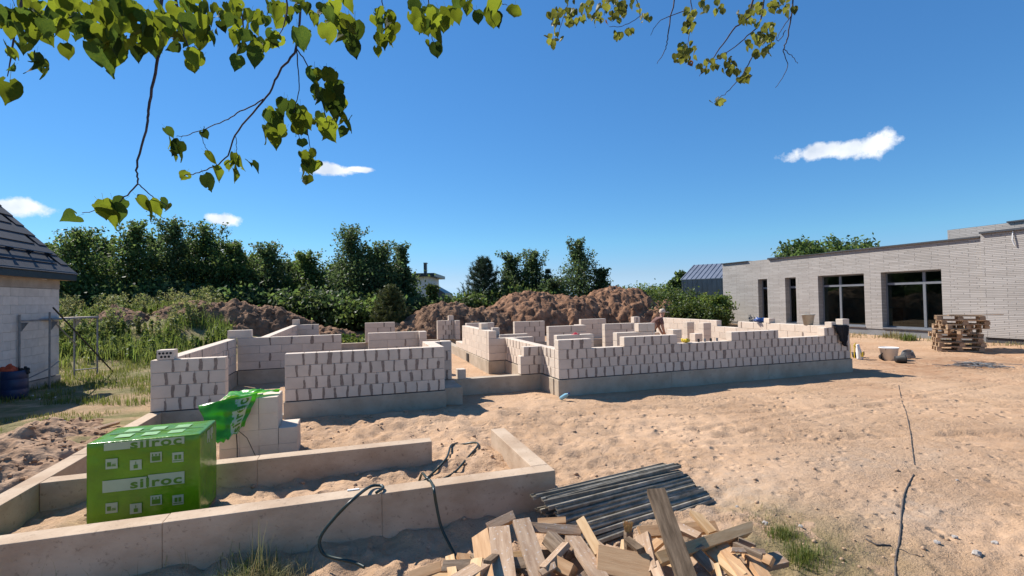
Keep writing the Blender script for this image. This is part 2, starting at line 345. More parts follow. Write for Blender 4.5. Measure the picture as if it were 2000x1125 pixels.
def terrain(u, v):
    u = np.asarray(u, float); v = np.asarray(v, float)
    h = smooth_h(u, v); r = np.hypot(u, v)
    near = sg((16-r)/3)
    tram = .35 + .65*np.clip(sg((9.2-v)/.5)*sg((5.5-u)/1.2) + .4*sg((fbm(u*.35, v*.35, 2, 3)-.02)/.08), 0, 1)
    inroom = sg((v-9.3)/.1)*sg((12-u)/.1)*sg((u+2.8)/.1)
    tram = tram*(1-.5*inroom)
    rough_ = sg((9.0-v)/.5)*sg((4.2-u)/.9)
    n = .07*fbm(u*1.2, v*1.2, 3, 0) + .05*fbm(u*4.5+3, v*4.5, 3, 2)*(.5+.9*rough_) + .035*fbm(u*9.5+3, v*9.5, 2, 6)*sg((10-r)/1.5)
    act = sg((fbm(u*2.1+7, v*2.1, 2, 5)-.02)/.05)
    n = n - (.02+.03*rough_)*np.exp(-(dents(u+.3*fbm(u, v, 2, 5), v*1.25, .30)/.26)**2)*(.35+.65*act) - .02*np.exp(-(dents(u*1.1, v*1.3, .15)/.34)**2)*act + .03*np.exp(-(dents(u+5, v+2, .42)/.12)**2)*act*sg((11-r)/2)
    dusty = G(u, v, 5.2, 4.0, 2.2, 1.3); n = n*(1-.6*dusty)*(1-.3*sg((u-4)/.8))
    n = n + .02*fbm(u*.9+v*.25, (v-.2*u)*5.5, 3, 6)*sg((u-4)/1)
    h = h + n*tram*(.25+.75*near) + .12*fbm(u*.3, v*.3, 3, 1)*sg((r-16)/4)
    # tyre and rope tracks across the right-hand field
    tb_ = v-(7.3-.52*(u-3)); band = np.exp(-(tb_/.42)**4)*sg((u-2.6)/.3)*sg((9.5-u)/.8); h = h + band*(.03*np.sign(np.sin(v*19+u*9))*np.clip(np.abs(np.sin(v*19+u*9))-.3, 0, 1) + .05*fbm(u*6, v*6, 2, 4))*near
    for (a, b, w) in ((.10, 6.35, .05), (.13, 5.95, .05), (-.42, 7.4, .09), (-.42, 8.25, .09), (.02, 7.75, .04), (-.2, 6.9, .06), (-.24, 5.2, .07)):
        t = v-(b+a*(u-6)); h = h - .03*np.exp(-(t/w)**2)*(1+.5*np.sin(u*22))*sg((u-4.2)/.4) + .012*np.exp(-((abs(t)-2*w)/w)**2)*sg((u-4.2)/.4)
    return h
def tz(u, v): return float(terrain(np.array([u]), np.array([v]))[0])
na, nr = 700, 640
ang = np.linspace(R(-104), R(104), na) + 0
rad = np.concatenate([np.geomspace(.5, 40, nr-60), np.geomspace(41, 900, 60)])
A, RR = np.meshgrid(ang, rad); X_ = RR*np.sin(A); Y_ = RR*np.cos(A)
U_, V_ = ct*X_+st*Y_, -st*X_+ct*Y_
H_ = terrain(U_.ravel(), V_.ravel())
far = np.clip((RR.ravel()-60)/200, 0, 1); H_ = H_*(1-far) - .2*far
verts = np.stack([U_.ravel(), V_.ravel(), H_], 1)
i, j = np.meshgrid(np.arange(nr-1), np.arange(na-1), indexing='ij'); q = (i*na+j).ravel()
me = np_mesh('ground', verts, np.stack([q, q+1, q+na+1, q+na], 1)[:, ::-1], True)
u, v = verts[:, 0], verts[:, 1]
nb = fbm(u*.6, v*.6, 4, 4)
gm = np.clip(sg((-3.6-u)/.5+nb*4)*sg((v-10.2)/1.0+nb*4) + sg((-4.6-u)/.35+nb*5)*sg((v-4)/1)*.75*sg((nb+.02)/.05) + sg((v-30)/2) + sg((-4-u)/1)*sg((v-19)/1) + sg((u-14)/1)*sg((v-26)/1), 0, 1)
gm = np.maximum(gm, .8*G(u, v, 3.4, 3.1, .75, .75)*(nb > -.12))
gm = np.maximum(gm, np.clip(sg((np.hypot(u, v)-36)/2), 0, 1))
red = np.clip(sg((nb-.05)/.06)*.5*sg((u-8)/2) + G(u, v, 16.5, 9.2, 3.2, 1.4) + .8*G(u, v, -4.2, 8.2, 1.0, 1.6)+.6*sg((v-18)/1.5)*sg((20-u)/2), 0, 1)
gry = np.clip(.6*G(u, v, 6.2, 4.4, 1.1, .35)*sg((nb+.05)/.05) + .5*G(u, v, 3.6, 4.2, .8, .6) + .5*G(u, v, 5, 3.3, .7, .3)+.6*G(u, v, -3.7, 7.6, .3, .3), 0, 1)
col = np.stack([gm, red, gry, np.ones_like(gm)], 1).astype(np.float32)
at_ = me.attributes.new('soil_kind', 'FLOAT_COLOR', 'POINT'); at_.data.foreach_set('color', col.ravel())
def ground_mat():
    m = bpy.data.materials.new('sandy_ground'); m.use_nodes = True; N = m.node_tree; nd = N.nodes; L = N.links; bs = nd['Principled BSDF']; bs.inputs['Roughness'].default_value = .97; bs.inputs['Specular IOR Level'].default_value = .12
    tc = nd.new('ShaderNodeTexCoord')
    def noise(s, d=6, r=.62):
        n = nd.new('ShaderNodeTexNoise'); n.inputs['Scale'].default_value = s; n.inputs['Detail'].default_value = d; n.inputs['Roughness'].default_value = r; L.new(tc.outputs['Object'], n.inputs['Vector']); return n.outputs['Fac']
    def rng_(f, a, b, c=0, d=1):
        n = nd.new('ShaderNodeMapRange'); n.inputs[1].default_value = a; n.inputs[2].default_value = b; n.inputs[3].default_value = c; n.inputs[4].default_value = d; L.new(f, n.inputs[0]); return n.outputs[0]
    def mix(f, a, b):
        n = nd.new('ShaderNodeMix'); n.data_type = 'RGBA'
        for i_, v_ in ((0, f), (6, a), (7, b)):
            if isinstance(v_, tuple): n.inputs[i_].default_value = v_+(1,)
            elif isinstance(v_, float): n.inputs[i_].default_value = v_
            else: L.new(v_, n.inputs[i_])
        return n.outputs[2]
    def mul(a, b):
        n = nd.new('ShaderNodeMath'); n.operation = 'MULTIPLY'; n.use_clamp = True
        for i_, v_ in ((0, a), (1, b)):
            if isinstance(v_, float): n.inputs[i_].default_value = v_
            else: L.new(v_, n.inputs[i_])
        return n.outputs[0]
    a = nd.new('ShaderNodeAttribute'); a.attribute_name = 'soil_kind'; sp_ = nd.new('ShaderNodeSeparateColor'); L.new(a.outputs['Color'], sp_.inputs[0])
    sand = mix(rng_(noise(.7), .35, .65), (.435, .275, .162), (.515, .342, .214))
    sand = mix(rng_(noise(9), .42, .72, 0, .75), sand, (.53, .365, .245))
    sand = mix(rng_(noise(18), .56, .72, 0, .7), sand, (.24, .145, .085))
    sand = mix(mul(sp_.outputs[1], rng_(noise(3), .3, .6)), sand, (.36, .20, .11))
    sand = mix(mul(sp_.outputs[2], rng_(noise(7), .3, .65)), sand, (.42, .355, .285))
    sand = mix(rng_(noise(60, 3), .66, .72, 0, .7), sand, (.62, .52, .42))
    grs = mix(rng_(noise(5), .35, .65), (.11, .115, .04), (.24, .20, .10))
    c = mix(mul(sp_.outputs[0], rng_(noise(2.5), .25, .5)), sand, grs)
    mpf = nd.new('ShaderNodeMapping'); mpf.inputs['Scale'].default_value = (9, 17, 9); mpf.inputs['Rotation'].default_value = (0, 0, .25); L.new(tc.outputs['Object'], mpf.inputs[0]); nf_ = nd.new('ShaderNodeTexNoise'); nf_.inputs['Scale'].default_value = 1; nf_.inputs['Detail'].default_value = 7; nf_.inputs['Roughness'].default_value = .7; L.new(mpf.outputs[0], nf_.inputs['Vector'])
    c = mix(rng_(nf_.outputs['Fac'], .60, .68, 0, .55), c, (.20, .125, .075))
    L.new(c, bs.inputs['Base Color'])
    hsum = nd.new('ShaderNodeMath'); hsum.operation = 'ADD'; L.new(noise(22, 8, .7), hsum.inputs[0]); L.new(rng_(noise(70, 4), 0, 1, 0, .35), hsum.inputs[1])
    vo = nd.new('ShaderNodeTexVoronoi'); vo.inputs['Scale'].default_value = 6.5; vo.feature = 'SMOOTH_F1'; L.new(tc.outputs['Object'], vo.inputs['Vector'])
    pit = mul(rng_(vo.outputs['Distance'], .08, .32, 1, 0), rng_(noise(1.7, 3), .46, .58))
    h3 = nd.new('ShaderNodeMath'); h3.operation = 'MULTIPLY_ADD'; h3.inputs[1].default_value = -.9; L.new(pit, h3.inputs[0]); L.new(mul(hsum.outputs[0], rng_(noise(.55, 3), .40, .60, .45, 1)), h3.inputs[2])
    bp = nd.new('ShaderNodeBump'); bp.inputs['Distance'].default_value = .042; L.new(h3.outputs[0], bp.inputs['Height']); L.new(bp.outputs[0], bs.inputs['Normal'])
    return m
ground = mesh_obj('ground', me, ground_mat()); tag(ground, 'trampled pale sand of the building site', None, None, 'structure')
# loose clods and pebbles
def lumps(n, sampler, smin, smax, seed=1):
    r = np.random.default_rng(seed); bmv = bmesh.new(); bmesh.ops.create_icosphere(bmv, subdivisions=1, radius=1)
    bv = np.array([v_.co[:] for v_ in bmv.verts]); bf = np.array([[x.index for x in f_.verts] for f_ in bmv.faces]); bmv.free()
    P = np.array([sampler(r) for _ in range(n)]); z = terrain(P[:, 0], P[:, 1]); s = smin*(smax/smin)**(r.random(n)**2.2)
    V = bv[None]*(1+.35*(r.random((n, len(bv), 1))-.5))*s[:, None, None]*np.array([1, 1, .7])*(.7+.6*r.random((n, 1, 3)))
    V += np.stack([P[:, 0], P[:, 1], z+s*.2], 1)[:, None]
    F = bf[None]+(np.arange(n)*len(bv))[:, None, None]
    return V.reshape(-1, 3), F.reshape(-1, 3)
def s1(r):
    d = 2.8*(9/2.8)**r.random(); a = R(-8+60*r.random()); x, y = d*math.sin(a), d*math.cos(a); return ct*x+st*y, -st*x+ct*y
def s2(r): return -2.6+4.2*r.random(), 4.75+4.2*r.random()
V1, F1 = lumps(750, s1, .006, .03, 1); V2, F2 = lumps(420, s2, .006, .032, 2)
o = mesh_obj('soil_clods', np_mesh('soil_clods', np.vstack([V1, V2]), np.vstack([F1, F2+len(V1)])), M['clod']); tag(o, 'small sand clods strewn over the trampled ground', 'clods', None, 'stuff')
for k, (px, py, s) in enumerate(((1908, 1080, .035), (1830, 1062, .022), (1865, 1046, .022), (1495, 1030, .028), (1565, 1038, .02), (1440, 997, .016), (1943, 1053, .025), (1870, 945, .016))):
    p = on_z(px, py, -.4); z = tz(p.x, p.y); bm_ = bmesh.new(); bmesh.ops.create_icosphere(bm_, subdivisions=2, radius=s)
    for v_ in bm_.verts: v_.co *= 1+.5*(random.random()-.5); v_.co.z *= .75
    me_ = bpy.data.meshes.new('stone'); bm_.to_mesh(me_); bm_.free(); o = mesh_obj('stone', me_, M['stone']); o.location = (p.x, p.y, z+s*.35)
    tag(o, ['pale rounded stone lying alone near the lower right corner', 'small stone left of the pale rounded stone', 'small stone beside the grey ash patch', 'grey stone by the tips of the wood pile', 'small brown stone next to the grass tuft', 'pebble just beyond the steel posts', 'dark stone right of the pale rounded stone', 'pebble far out on the right-hand sand'][k], 'stone')
# ------------------------------------------------------------------ soil heaps
def heap(name, label, u0_, u1_, v0_, v1_, lobes, m, seed, rough=.115, n=(120, 80)):
    uu, vv = np.meshgrid(np.linspace(u0_, u1_, n[0]), np.linspace(v0_, v1_, n[1])); h = np.zeros_like(uu)
    for (cu, cv, su, sv, a) in lobes: wu = uu+.5*fbm(uu*.7, vv*.7, 2, seed); wv = vv+.5*fbm(uu*.7+9, vv*.7, 2, seed+1); h = np.maximum(h, a*1.02*np.clip(1-((wu-cu)/(su*1.55))**2-((wv-cv)/(sv*1.45))**2, 0, 1)**.72)
    mx = h.max(); env = np.clip(h/(.25*mx), 0, 1)
    rid = 1-2*np.abs(fbm(uu*1.1+seed, vv*1.1, 3, seed)); fine = fbm(uu*3.5, vv*3.5+seed, 4, seed+2, .6)
    h = h + env*(rough*.9*(rid-.8) + rough*1.5*fine) - .08*np.exp(-(dents(uu, vv, .9)/.3)**2)*env - .07*np.exp(-(dents(uu+4, vv, .4)/.3)**2)*env
    z = smooth_h(uu, vv) - .25 + 1.12*h
    V = np.stack([uu.ravel(), vv.ravel(), z.ravel()], 1); a, b = n
    i, j = np.meshgrid(np.arange(b-1), np.arange(a-1), indexing='ij'); q = (i*a+j).ravel()
    o = mesh_obj(name, np_mesh(name, V, np.stack([q, q+1, q+a+1, q+a], 1), True), m)
    r_ = np.random.default_rng(seed); el = (env.ravel() > .6).nonzero()[0]; pk_ = r_.choice(el, 420 if n[0] > 100 else 160); s_ = .02*(4.5 if m is not M['heap_sand'] else 2.5)**(r_.random(len(pk_))**2)
    bv_ = np.array([(1, 0, -.3), (-.6, .8, -.3), (-.5, -.9, -.2), (0, .1, .8), (.7, .7, .3), (-.2, -.5, .7)]); bf_ = np.array([(0, 4, 3), (4, 1, 3), (1, 5, 3), (1, 2, 5), (2, 0, 5), (0, 3, 5), (0, 1, 4), (0, 2, 1)])
    CV = V[pk_][:, None]+bv_[None]*s_[:, None, None]*(.6+.8*r_.random((len(pk_), 6, 3))); CF = bf_[None]+(np.arange(len(pk_))*6)[:, None, None]
    ck = mesh_obj('clods', np_mesh('clods', CV.reshape(-1, 3), CF.reshape(-1, 3)), m, o); ck['kind'] = 'stuff'
    return tag(o, label, 'soil heap', 'excavated soil heaps behind the unfinished house')
heap('soil_heap', 'brown soil heap behind the left corner of the unfinished house', -10.5, 1.2, 22.2, 28.5, [(-6.2, 25.0, 1.5, 1.3, .75), (-4.6, 25.2, 1.3, 1.3, 1.15), (-3.2, 25.4, 1.1, 1.2, 1.32), (-1.4, 25.2, 1.2, 1.2, .7)], M['soil'], 3, n=(200, 110))
heap('soil_heap', 'broad dark brown soil heap left of the middle behind the tall block pier', 1.0, 10.5, 22.2, 29, [(4.6, 25.3, 1.9, 1.7, 1.75), (3.4, 25.0, 1.6, 1.2, 1.15), (6.7, 25.5, 1.4, 1.4, 1.45)], M['soil'], 5, n=(180, 120))
heap('soil_heap', 'long reddish soil heap behind the middle of the unfinished house', 5.5, 16.5, 22.6, 31, [(9.6, 26.4, 2.2, 2.0, 2.15), (11.6, 26.2, 1.7, 1.8, 2.0), (13.4, 26.6, 1.5, 1.6, 1.85), (7.9, 26.0, 1.6, 1.4, 1.55)], M['soil_red'], 7, n=(190, 140))
heap('soil_heap', 'tallest reddish soil heap behind the worker', 11.5, 22.2, 22.0, 33, [(15.3, 27.0, 1.9, 2.0, 2.25), (16.4, 26.6, 1.3, 1.6, 2.15), (17.6, 25.6, 1.4, 1.4, 1.55), (18.6, 24.6, 1.5, 1.2, .85)], M['soil_red'], 11, n=(190, 160))
heap('soil_heap', 'low dark heap of bare earth on the weedy bank at the left', -13.2, -6.6, 21.5, 26.5, [(-9.4, 24.0, .8, .8, .8), (-8.7, 23.9, .6, .7, .6)], M['soil'], 13, .1, (80, 60))
heap('sand_heap', 'small heap of brown dug sand beside the left foundation wall', -5.6, -3.06, 5.8, 10.6, [(-3.9, 8.1, .8, 1.4, .36), (-3.5, 7.3, .5, .9, .34), (-4.3, 9.4, .7, .8, .3)], M['heap_sand'], 17, .07, (110, 150))
heap('soil_heap', 'brown earth bank under the bushes right of the worker', 18.2, 27.5, 26.6, 31.5, [(22.0, 28.6, 2.6, 1.3, .75), (19.8, 28.4, 1.3, 1.2, .5)], M['soil'], 19, .12, (80, 50))
# ------------------------------------------------------------------ the unfinished block house
def chamfer_block(lx, ly, lz, b=.006):
    bm_ = bmesh.new(); bmesh.ops.create_cube(bm_, size=1)
    for v_ in bm_.verts: v_.co = Vector((v_.co.x*lx, v_.co.y*ly, v_.co.z*lz))
    bmesh.ops.bevel(bm_, geom=bm_.edges[:], offset=b, segments=1, affect='EDGES')
    me_ = bpy.data.meshes.new('block'); bm_.to_mesh(me_); bm_.free(); me_.materials.append(M['block']); return me_
BLK = [chamfer_block(.21, .2, .196), chamfer_block(.5, .2, .196)]
for me_ in BLK:
    for p in me_.polygons: p.use_smooth = False
def smear_strip(mb, fn, c, z0, z1, w, r):
    "an irregular vertical patch; fn maps (a, z) to a point on the face"
    n = 9; b = len(mb.v); lean = (r.random()-.5)*.012; ph, fq = r.uniform(0, 6.28), r.uniform(2, 7); h_ = z1-z0
    if r.random() < .3: z0 -= .025*r.random()
    if r.random() < .15: z1 -= h_*r.uniform(.05, .3)
    if r.random() < .08: z0 += h_*r.uniform(.05, .3)
    for i_ in range(n):
        t = i_/(n-1); z = z0+(z1-z0)*t; ww = w*(.9+.16*math.sin(ph+fq*t)+.2*(r.random()-.5))*(.85 if i_ in (0, n-1) else 1); cc = c+lean*(t-.5)+.005*math.sin(ph*2+4*t)+(r.random()-.5)*.004
        mb.v += [fn(cc-ww/2, z), fn(cc+ww/2, z)]
    for i_ in range(n-1): mb.f.append((b+2*i_, b+2*i_+1, b+2*i_+3, b+2*i_+2))
house = empty('unfinished_house', (4.5, 9.3, 0), 'unfinished house of white silicate blocks rising in half-built rooms on concrete foundations', 'house')
HO = Vector((4.5, 9.3, 0))
rs = random.Random(5)
def wall(axis, prof, c0, th, spacing=.21, smear=1.0, sides=(-1,), bm_i=0, z0=.008, swidth=.05, parent=house, off=HO, m=None, ch=.2, label=None, corem=None, name='block_wall'):
    """axis 'u' or 'v'; prof = [(a0, a1, courses), ...]; c0 = front face coordinate, th = thickness (away)"""
    core = MB(); mk = M['mortar'] if corem is None else corem
    ax = (lambda a, c, z: (a-off.x, c-off.y, z-off.z)) if axis == 'u' else (lambda a, c, z: (c-off.x, a-off.y, z-off.z))
    for k, (a0, a1, n) in enumerate(prof):
        if n <= 0: continue
        e0 = .014 if (k == 0 or prof[k-1][2] < n) else .0; e1 = .014 if (k == len(prof)-1 or prof[k+1][2] < n) else 0
        p0, p1 = ax(a0+e0, c0+.012, z0), ax(a1-e1, c0+th-.012, z0+n*ch-.016)
        core.box(min(p0[0], p1[0]), max(p0[0], p1[0]), min(p0[1], p1[1]), max(p0[1], p1[1]), p0[2], p1[2])
    w = core.build(name, mk, parent)
    if label: w['label'] = label
    sm = MB(); maxn = max(p[2] for p in prof)
    lo, hi = prof[0][0], prof[-1][1]
    for k in range(maxn):
        z = z0+k*ch; shift = (k % 2)*spacing*.5
        # contiguous intervals that reach this course
        iv = []
        for a0, a1, n in prof:
            if n > k:
                if iv and abs(iv[-1][1]-a0) < 1e-6: iv[-1][1] = a1
                else: iv.append([a0, a1])
        for a0, a1 in iv:
            joints = [a0]; a = lo+shift+spacing
            while a < a1-.05:
                if a > a0+.07: joints.append(a+(rs.random()-.5)*.02)
                a += spacing
            joints.append(a1)
            for s0, s1_ in zip(joints[:-1], joints[1:]):
                Ln = s1_-s0-.004
                o = bpy.data.objects.new('block', BLK[bm_i] if m is None else m); p = ax((s0+s1_)/2, c0+th/2, z+ch/2)
                o.location = (p[0], p[1]+(rs.random()-.5)*.003 if axis == 'u' else p[1], p[2]+.001)
                if axis == 'v': o.rotation_euler = (0, 0, math.pi/2)
                base = .21 if bm_i == 0 else .5
                o.scale = (Ln/base, (th+(rs.random()-.5)*.004)/.2, (ch-.004)/.2/.98)
                link(o, w)
            for jn in joints[1:-1]:
                for sd_ in sides:
                    if rs.random() < smear:
                        cc = c0-.004 if sd_ < 0 else c0+th+.004
                        big = rs.random()
                        smear_strip(sm, lambda a_, z_, cc=cc: ax(a_, cc, z_), jn+(rs.random()-.5)*.012, z+.006, z+ch-.004, swidth*(1.8 if big < .04 else .55+.6*rs.random()), rs)
    if sm.v:
        s_o = sm.build('mortar_smears', M['smear'], w); s_o['kind'] = 'stuff'
    return w
T = .2
# front walls
wall('u', [(-3.02, -1.98, 4)], 9.06, T, .2)
wall('u', [(-1.11, 1.6, 4)], 9.10, T, .2)
wall('v', [(9.31, 10.26, 4)], 1.38, .22, .24, .3, (1,))
wall('u', [(1.38, 1.96, 4)], 10.27, .22, .24, .9)
wall('u', [(3.98, 4.74, 4), (4.74, 5.51, 3), (5.51, 6.85, 4), (6.85, 8.33, 3), (8.33, 9.71, 4), (9.71, 11.17, 3), (11.17, 11.8, 4), (11.8, 12.02, 5)], 9.31, T, .212)
# left flank
wall('v', [(9.27, 13.84, 4)], -2.99, .21, .25, .25, (1,))
wall('u', [(-2.99, -2.45, 1)], 13.86, T, .5, 0, bm_i=1, z0=.808)
wall('u', [(-2.77, -.31, 4)], 13.85, T, .5, .45, bm_i=1)
wall('v', [(14.06, 20.99, 4)], -2.28, T, .5, .2, (1,), bm_i=1)
wall('u', [(-2.28, -1.31, 4)], 21.0, T, .5, .6, bm_i=1)
wall('u', [(-2.28, -2.02, 1)], 21.0, T, .3, 0, z0=.812)
# middle piers and the corridor
wall('u', [(.38, 1.95, 4)], 13.99, T, .5, .35, bm_i=1)
wall('v', [(13.79, 13.985, 4)], 1.74, .2, .3, 0)
wall('u', [(.45, 1.63, 4)], 20.8, T, .5, .8, bm_i=1)
wall('u', [(3.38, 3.86, 4), (3.86, 4.08, 5)], 20.8, T, .24, .9)
wall('v', [(20.5, 20.79, 4)], 4.09, .2, .3, 0)
wall('v', [(13.12, 15.4, 4), (15.4, 16.3, 4)], 3.48, T, .6, .12, (-1,), bm_i=1)
wall('v', [(16.305, 17.4, 1)], 3.48, T, .6, 0, (-1,), bm_i=1)
wall('u', [(3.48, 3.70, 4), (3.70, 3.96, 3), (3.96, 4.77, 3)], 12.9, T, .5, .5, bm_i=1)
wall('v', [(10.46, 12.89, 3)], 3.95, T, .25, .75, (-1,))
wall('v', [(9.52, 10.24, 3)], 3.98, T, .212, .9, (-1,))
wall('u', [(3.48, 3.56, 2), (3.56, 4.15, 3)], 10.25, T, .212, 1)
wall('u', [(3.94, 5.0, 4)], 17.7, T, .5, .7, bm_i=1)
wall('u', [(5.78, 7.0, 4)], 17.65, T, .4, .7)
wall('u', [(4.15, 5.05, 3)], 14.1, T, .5, .5, bm_i=1)
wall('u', [(4.0, 4.22, 4)], 14.35, T, .3, 0)
wall('u', [(5.68, 6.95, 4)], 14.0, T, .5, .7, bm_i=1)
wall('v', [(14.21, 14.6, 4)], 6.8, .2, .3, .6, (1,))
wall('u', [(8.66, 9.78, 4)], 17.9, T, .5, .3, bm_i=1)
wall('u', [(7.72, 8.8, 4), (8.8, 9.03, 5)], 14.22, T, .4, .7)
wall('u', [(4.46, 5.4, 4)], 10.5, T, .4, .5)
wall('u', [(6.02, 7.08, 4)], 10.5, T, .4, .6)
wall('u', [(6.62, 7.08, 1)], 10.5, T, .24, .6, z0=.812)
wall('u', [(7.78, 8.04, 4)], 10.73, .25, .3, 0)
wall('v', [(11.4, 11.75, 3)], 7.0, T, .3, 0)
wall('u', [(10.45, 10.74, 4)], 12.87, .25, .3, 0)
wall('u', [(10.4, 10.68, 4)], 13.6, .2, .3, 0)
wall('u', [(9.05, 9.3, 3)], 11.5, .25, .3, 0)
# right flank
wall('v', [(9.52, 12.93, 4), (12.93, 13.9, 3), (13.9, 17.45, 4)], 11.83, T, .5, .1, (-1,), bm_i=1)
wall('u', [(9.8, 11.82, 1)], 17.25, T, .5, 0, bm_i=1)
# foundations: strips with cast joints, each strip a part
def found(u0_, u1_, v0_, v1_, ztop=0, m='concrete', parent=house, off=HO, seg=2.4, zb=-.75, name='foundation_strip'):
    mb = MB(); along = (u1_-u0_) >= (v1_-v0_); a0, a1 = (u0_, u1_) if along else (v0_, v1_); n = max(1, round((a1-a0)/seg)); st_ = (a1-a0)/n
    for k in range(n):
        s0, s1_ = a0+k*st_+(.0015 if k else 0), a0+(k+1)*st_-(.0015 if k < n-1 else 0)
        dz = 0 if k % 2 else -.003
        if along: mb.box(s0-off.x, s1_-off.x, v0_-off.y, v1_-off.y, zb-off.z, ztop+dz-off.z)
        else: mb.box(u0_-off.x, u1_-off.x, s0-off.y, s1_-off.y, zb-off.z, ztop+dz-off.z)
    if n > 1:
        if along: mb.box(a0+.05-off.x, a1-.05-off.x, v0_+.008-off.y, v1_-.008-off.y, zb+.02-off.z, ztop-.012-off.z)
        else: mb.box(u0_+.008-off.x, u1_-.008-off.x, a0+.05-off.y, a1-.05-off.y, zb+.02-off.z, ztop-.012-off.z)
    return mb.build(name, M[m], parent, bevel=.006)
def membrane(u0_, u1_, v0_, v1_, parent=house, off=HO):
    e = .006; MB().box(u0_-e-off.x, u1_+e-off.x, v0_-e-off.y, v1_+e-off.y, -.001, .0075).build('membrane_strip', M['membrane'], parent)
F_ = [(-3.04, -1.9, 9.04, 9.28), (-1.9, -1.12, 9.30, 9.5, -.25), (-1.13, 1.62, 9.08, 9.32), (1.38, 1.98, 9.33, 10.6), (1.99, 4.17, 10.24, 10.46), (3.94, 4.2, 9.53, 10.235), (3.96, 12.06, 9.29, 9.525), (3.93, 4.17, 10.47, 13.12), (3.46, 3.925, 12.88, 13.13), (3.46, 3.7, 13.14, 21.02), (3.26, 4.4, 21.03, 21.2), (-3.04, -2.77, 9.29, 14.06), (-2.76, .3, 13.83, 14.06), (.31, 1.97, 13.97, 14.2), (-2.3, -2.06, 14.07, 20.97), (-2.3, 3.25, 20.98, 21.2), (4.18, 12.0, 17.63, 17.9), (11.81, 12.05, 9.54, 17.62), (5.6, 9.1, 13.98, 14.4), (4.3, 8.2, 10.48, 10.97)]
for t in F_: found(*t[:4], ztop=(t[4] if len(t) > 4 else 0))
for t in ((-3.02, -1.98, 9.06, 9.26), (-1.11, 1.6, 9.10, 9.30), (3.98, 12.02, 9.31, 9.51), (-2.77, -.31, 13.85, 14.05), (3.48, 3.93, 12.9, 13.1), (3.95, 4.15, 10.46, 12.89), (3.98, 4.15, 9.52, 10.24), (3.5, 4.15, 10.25, 10.44), (-2.98, -2.78, 9.3, 13.84)): membrane(*t)
# concrete floor strip with a drain opening in the corridor wall foot
MB().box(3.44-HO.x, 3.459-HO.x, 15.25-HO.y, 15.55-HO.y, -.28, -.04).build('vent_opening', M['black'], house)
# ------------------------------------------------------------------ strip foundation of the annex in front
annex = empty('strip_foundation', (-.5, 4.55, -.45), 'low bare concrete foundation walls of the annex in the foreground', 'foundation')
AO = Vector((-.5, 4.55, -.45))
def afound(*a, **k): return found(*a, m='concrete_red', parent=annex, off=AO, name='concrete_wall', **k)
afound(-3.04, 1.85, 4.46, 4.65, seg=1.6, zb=-.8); afound(1.67, 1.85, 4.655, 6.16, seg=1.5, zb=-.8); afound(-2.855, .87, 5.88, 6.06, seg=1.9, zb=-.8); afound(-3.04, -2.86, 4.655, 9.03, seg=2.2, zb=-.8)
# loose blocks
def loose(name, label, loc, dims, rz=0, m='block', group=None, cat='block'):
    mb = MB(); mb.box(-dims[0]/2, dims[0]/2, -dims[1]/2, dims[1]/2, 0, dims[2]); o = mb.build(name, M[m], bevel=.006); o.location = loc; o.rotation_euler = (0, 0, rz); return tag(o, label, cat, group)
loose('silicate_block', 'single grey-looking block standing on the low foundation at the corridor entrance', (2.17, 10.36, .0), (.17, .2, .2), .03)
loose('silicate_block', 'block left on the far right wall beside the blue rag', (11.93, 11.75, .812), (.25, .2, .14), 1.4)
loose('silicate_block', 'white block on the corridor wall next to its raised corner', (3.58, 13.85, .812), (.2, .24, .17), .1)
loose('silicate_block', 'small white block on top of the right-hand wall beside the black cloth', (11.5, 9.41, .812), (.17, .18, .13), .1)
# hollow block with round holes on the left front wall
hb = empty('perforated_block', (-2.82, 9.16, .812), 'white block with round holes on top of the left front wall', 'block')
MB().box(-.115, .115, -.1, .1, 0, .15).build('body', M['block'], hb, bevel=.005)
for r_ in range(2):
    for k in range(4 if r_ else 3):
        x = -.075+.05*k+(0 if r_ else .025); mb = MB(); n = 12
        mb.poly_prism([(x+.019*math.cos(2*math.pi*i_/n), .045+.055*r_+.019*math.sin(2*math.pi*i_/n)) for i_ in range(n)], .1005, .1025, Matrix.Rotation(math.pi/2, 4, 'X')); mb.build('hole', M['black'], hb)
# ------------------------------------------------------------------ unwrapped stack of blocks
def grooved_block(lx, ly, lz):
    "plain front, ribbed tongue-and-groove end on +x"
    n = 5; pts = [(-lx/2, -ly/2), (lx/2, -ly/2)]
    for k in range(n):
        y0, y1 = -ly/2+ly*(k+.15)/n, -ly/2+ly*(k+.85)/n; ym = ly/n*.12
        pts += [(lx/2, y0), (lx/2-.012, y0+ym), (lx/2-.012, y1-ym), (lx/2, y1)]
    pts += [(lx/2, ly/2), (-lx/2, ly/2)]
    mb = MB(); mb.poly_prism(pts, 0, lz); me_ = bpy.data.meshes.new('silicate_block'); me_.from_pydata(mb.v, [], mb.f); me_.materials.append(M['block']); return me_
GB = grooved_block(.218, .228, .198)
gz = -.32
mb = MB()
for k in range(3): mb.box(-1.6, -.72, 6.9+.17*k, 6.98+.17*k, gz-.1, gz-.02)
for k in range(4): mb.box(-1.6+.23*k, -1.42+.23*k, 6.88, 7.37, gz-.02, gz-.001)
tag(mb.build('block_pallet', M['pallet']), 'low wooden pallet carrying the unwrapped block stack', 'pallet')
for col_ in range(4):
    for row in range(4 if col_ < 3 else 2):
        for d in range(2):
            o = bpy.data.objects.new('silicate_block', GB); o.location = (-1.475+.221*col_+rs.uniform(-.003, .003), 7.02+.232*d+rs.uniform(-.004, .004), gz+.2*row); link(o)
            tag(o, '%s block, %s course, %s column of the opened stack' % (('front', 'rear')[d], ('bottom', 'second', 'third', 'top')[row], ('leftmost', 'second', 'third', 'rightmost')[col_]), 'block', 'blocks of the opened stack')
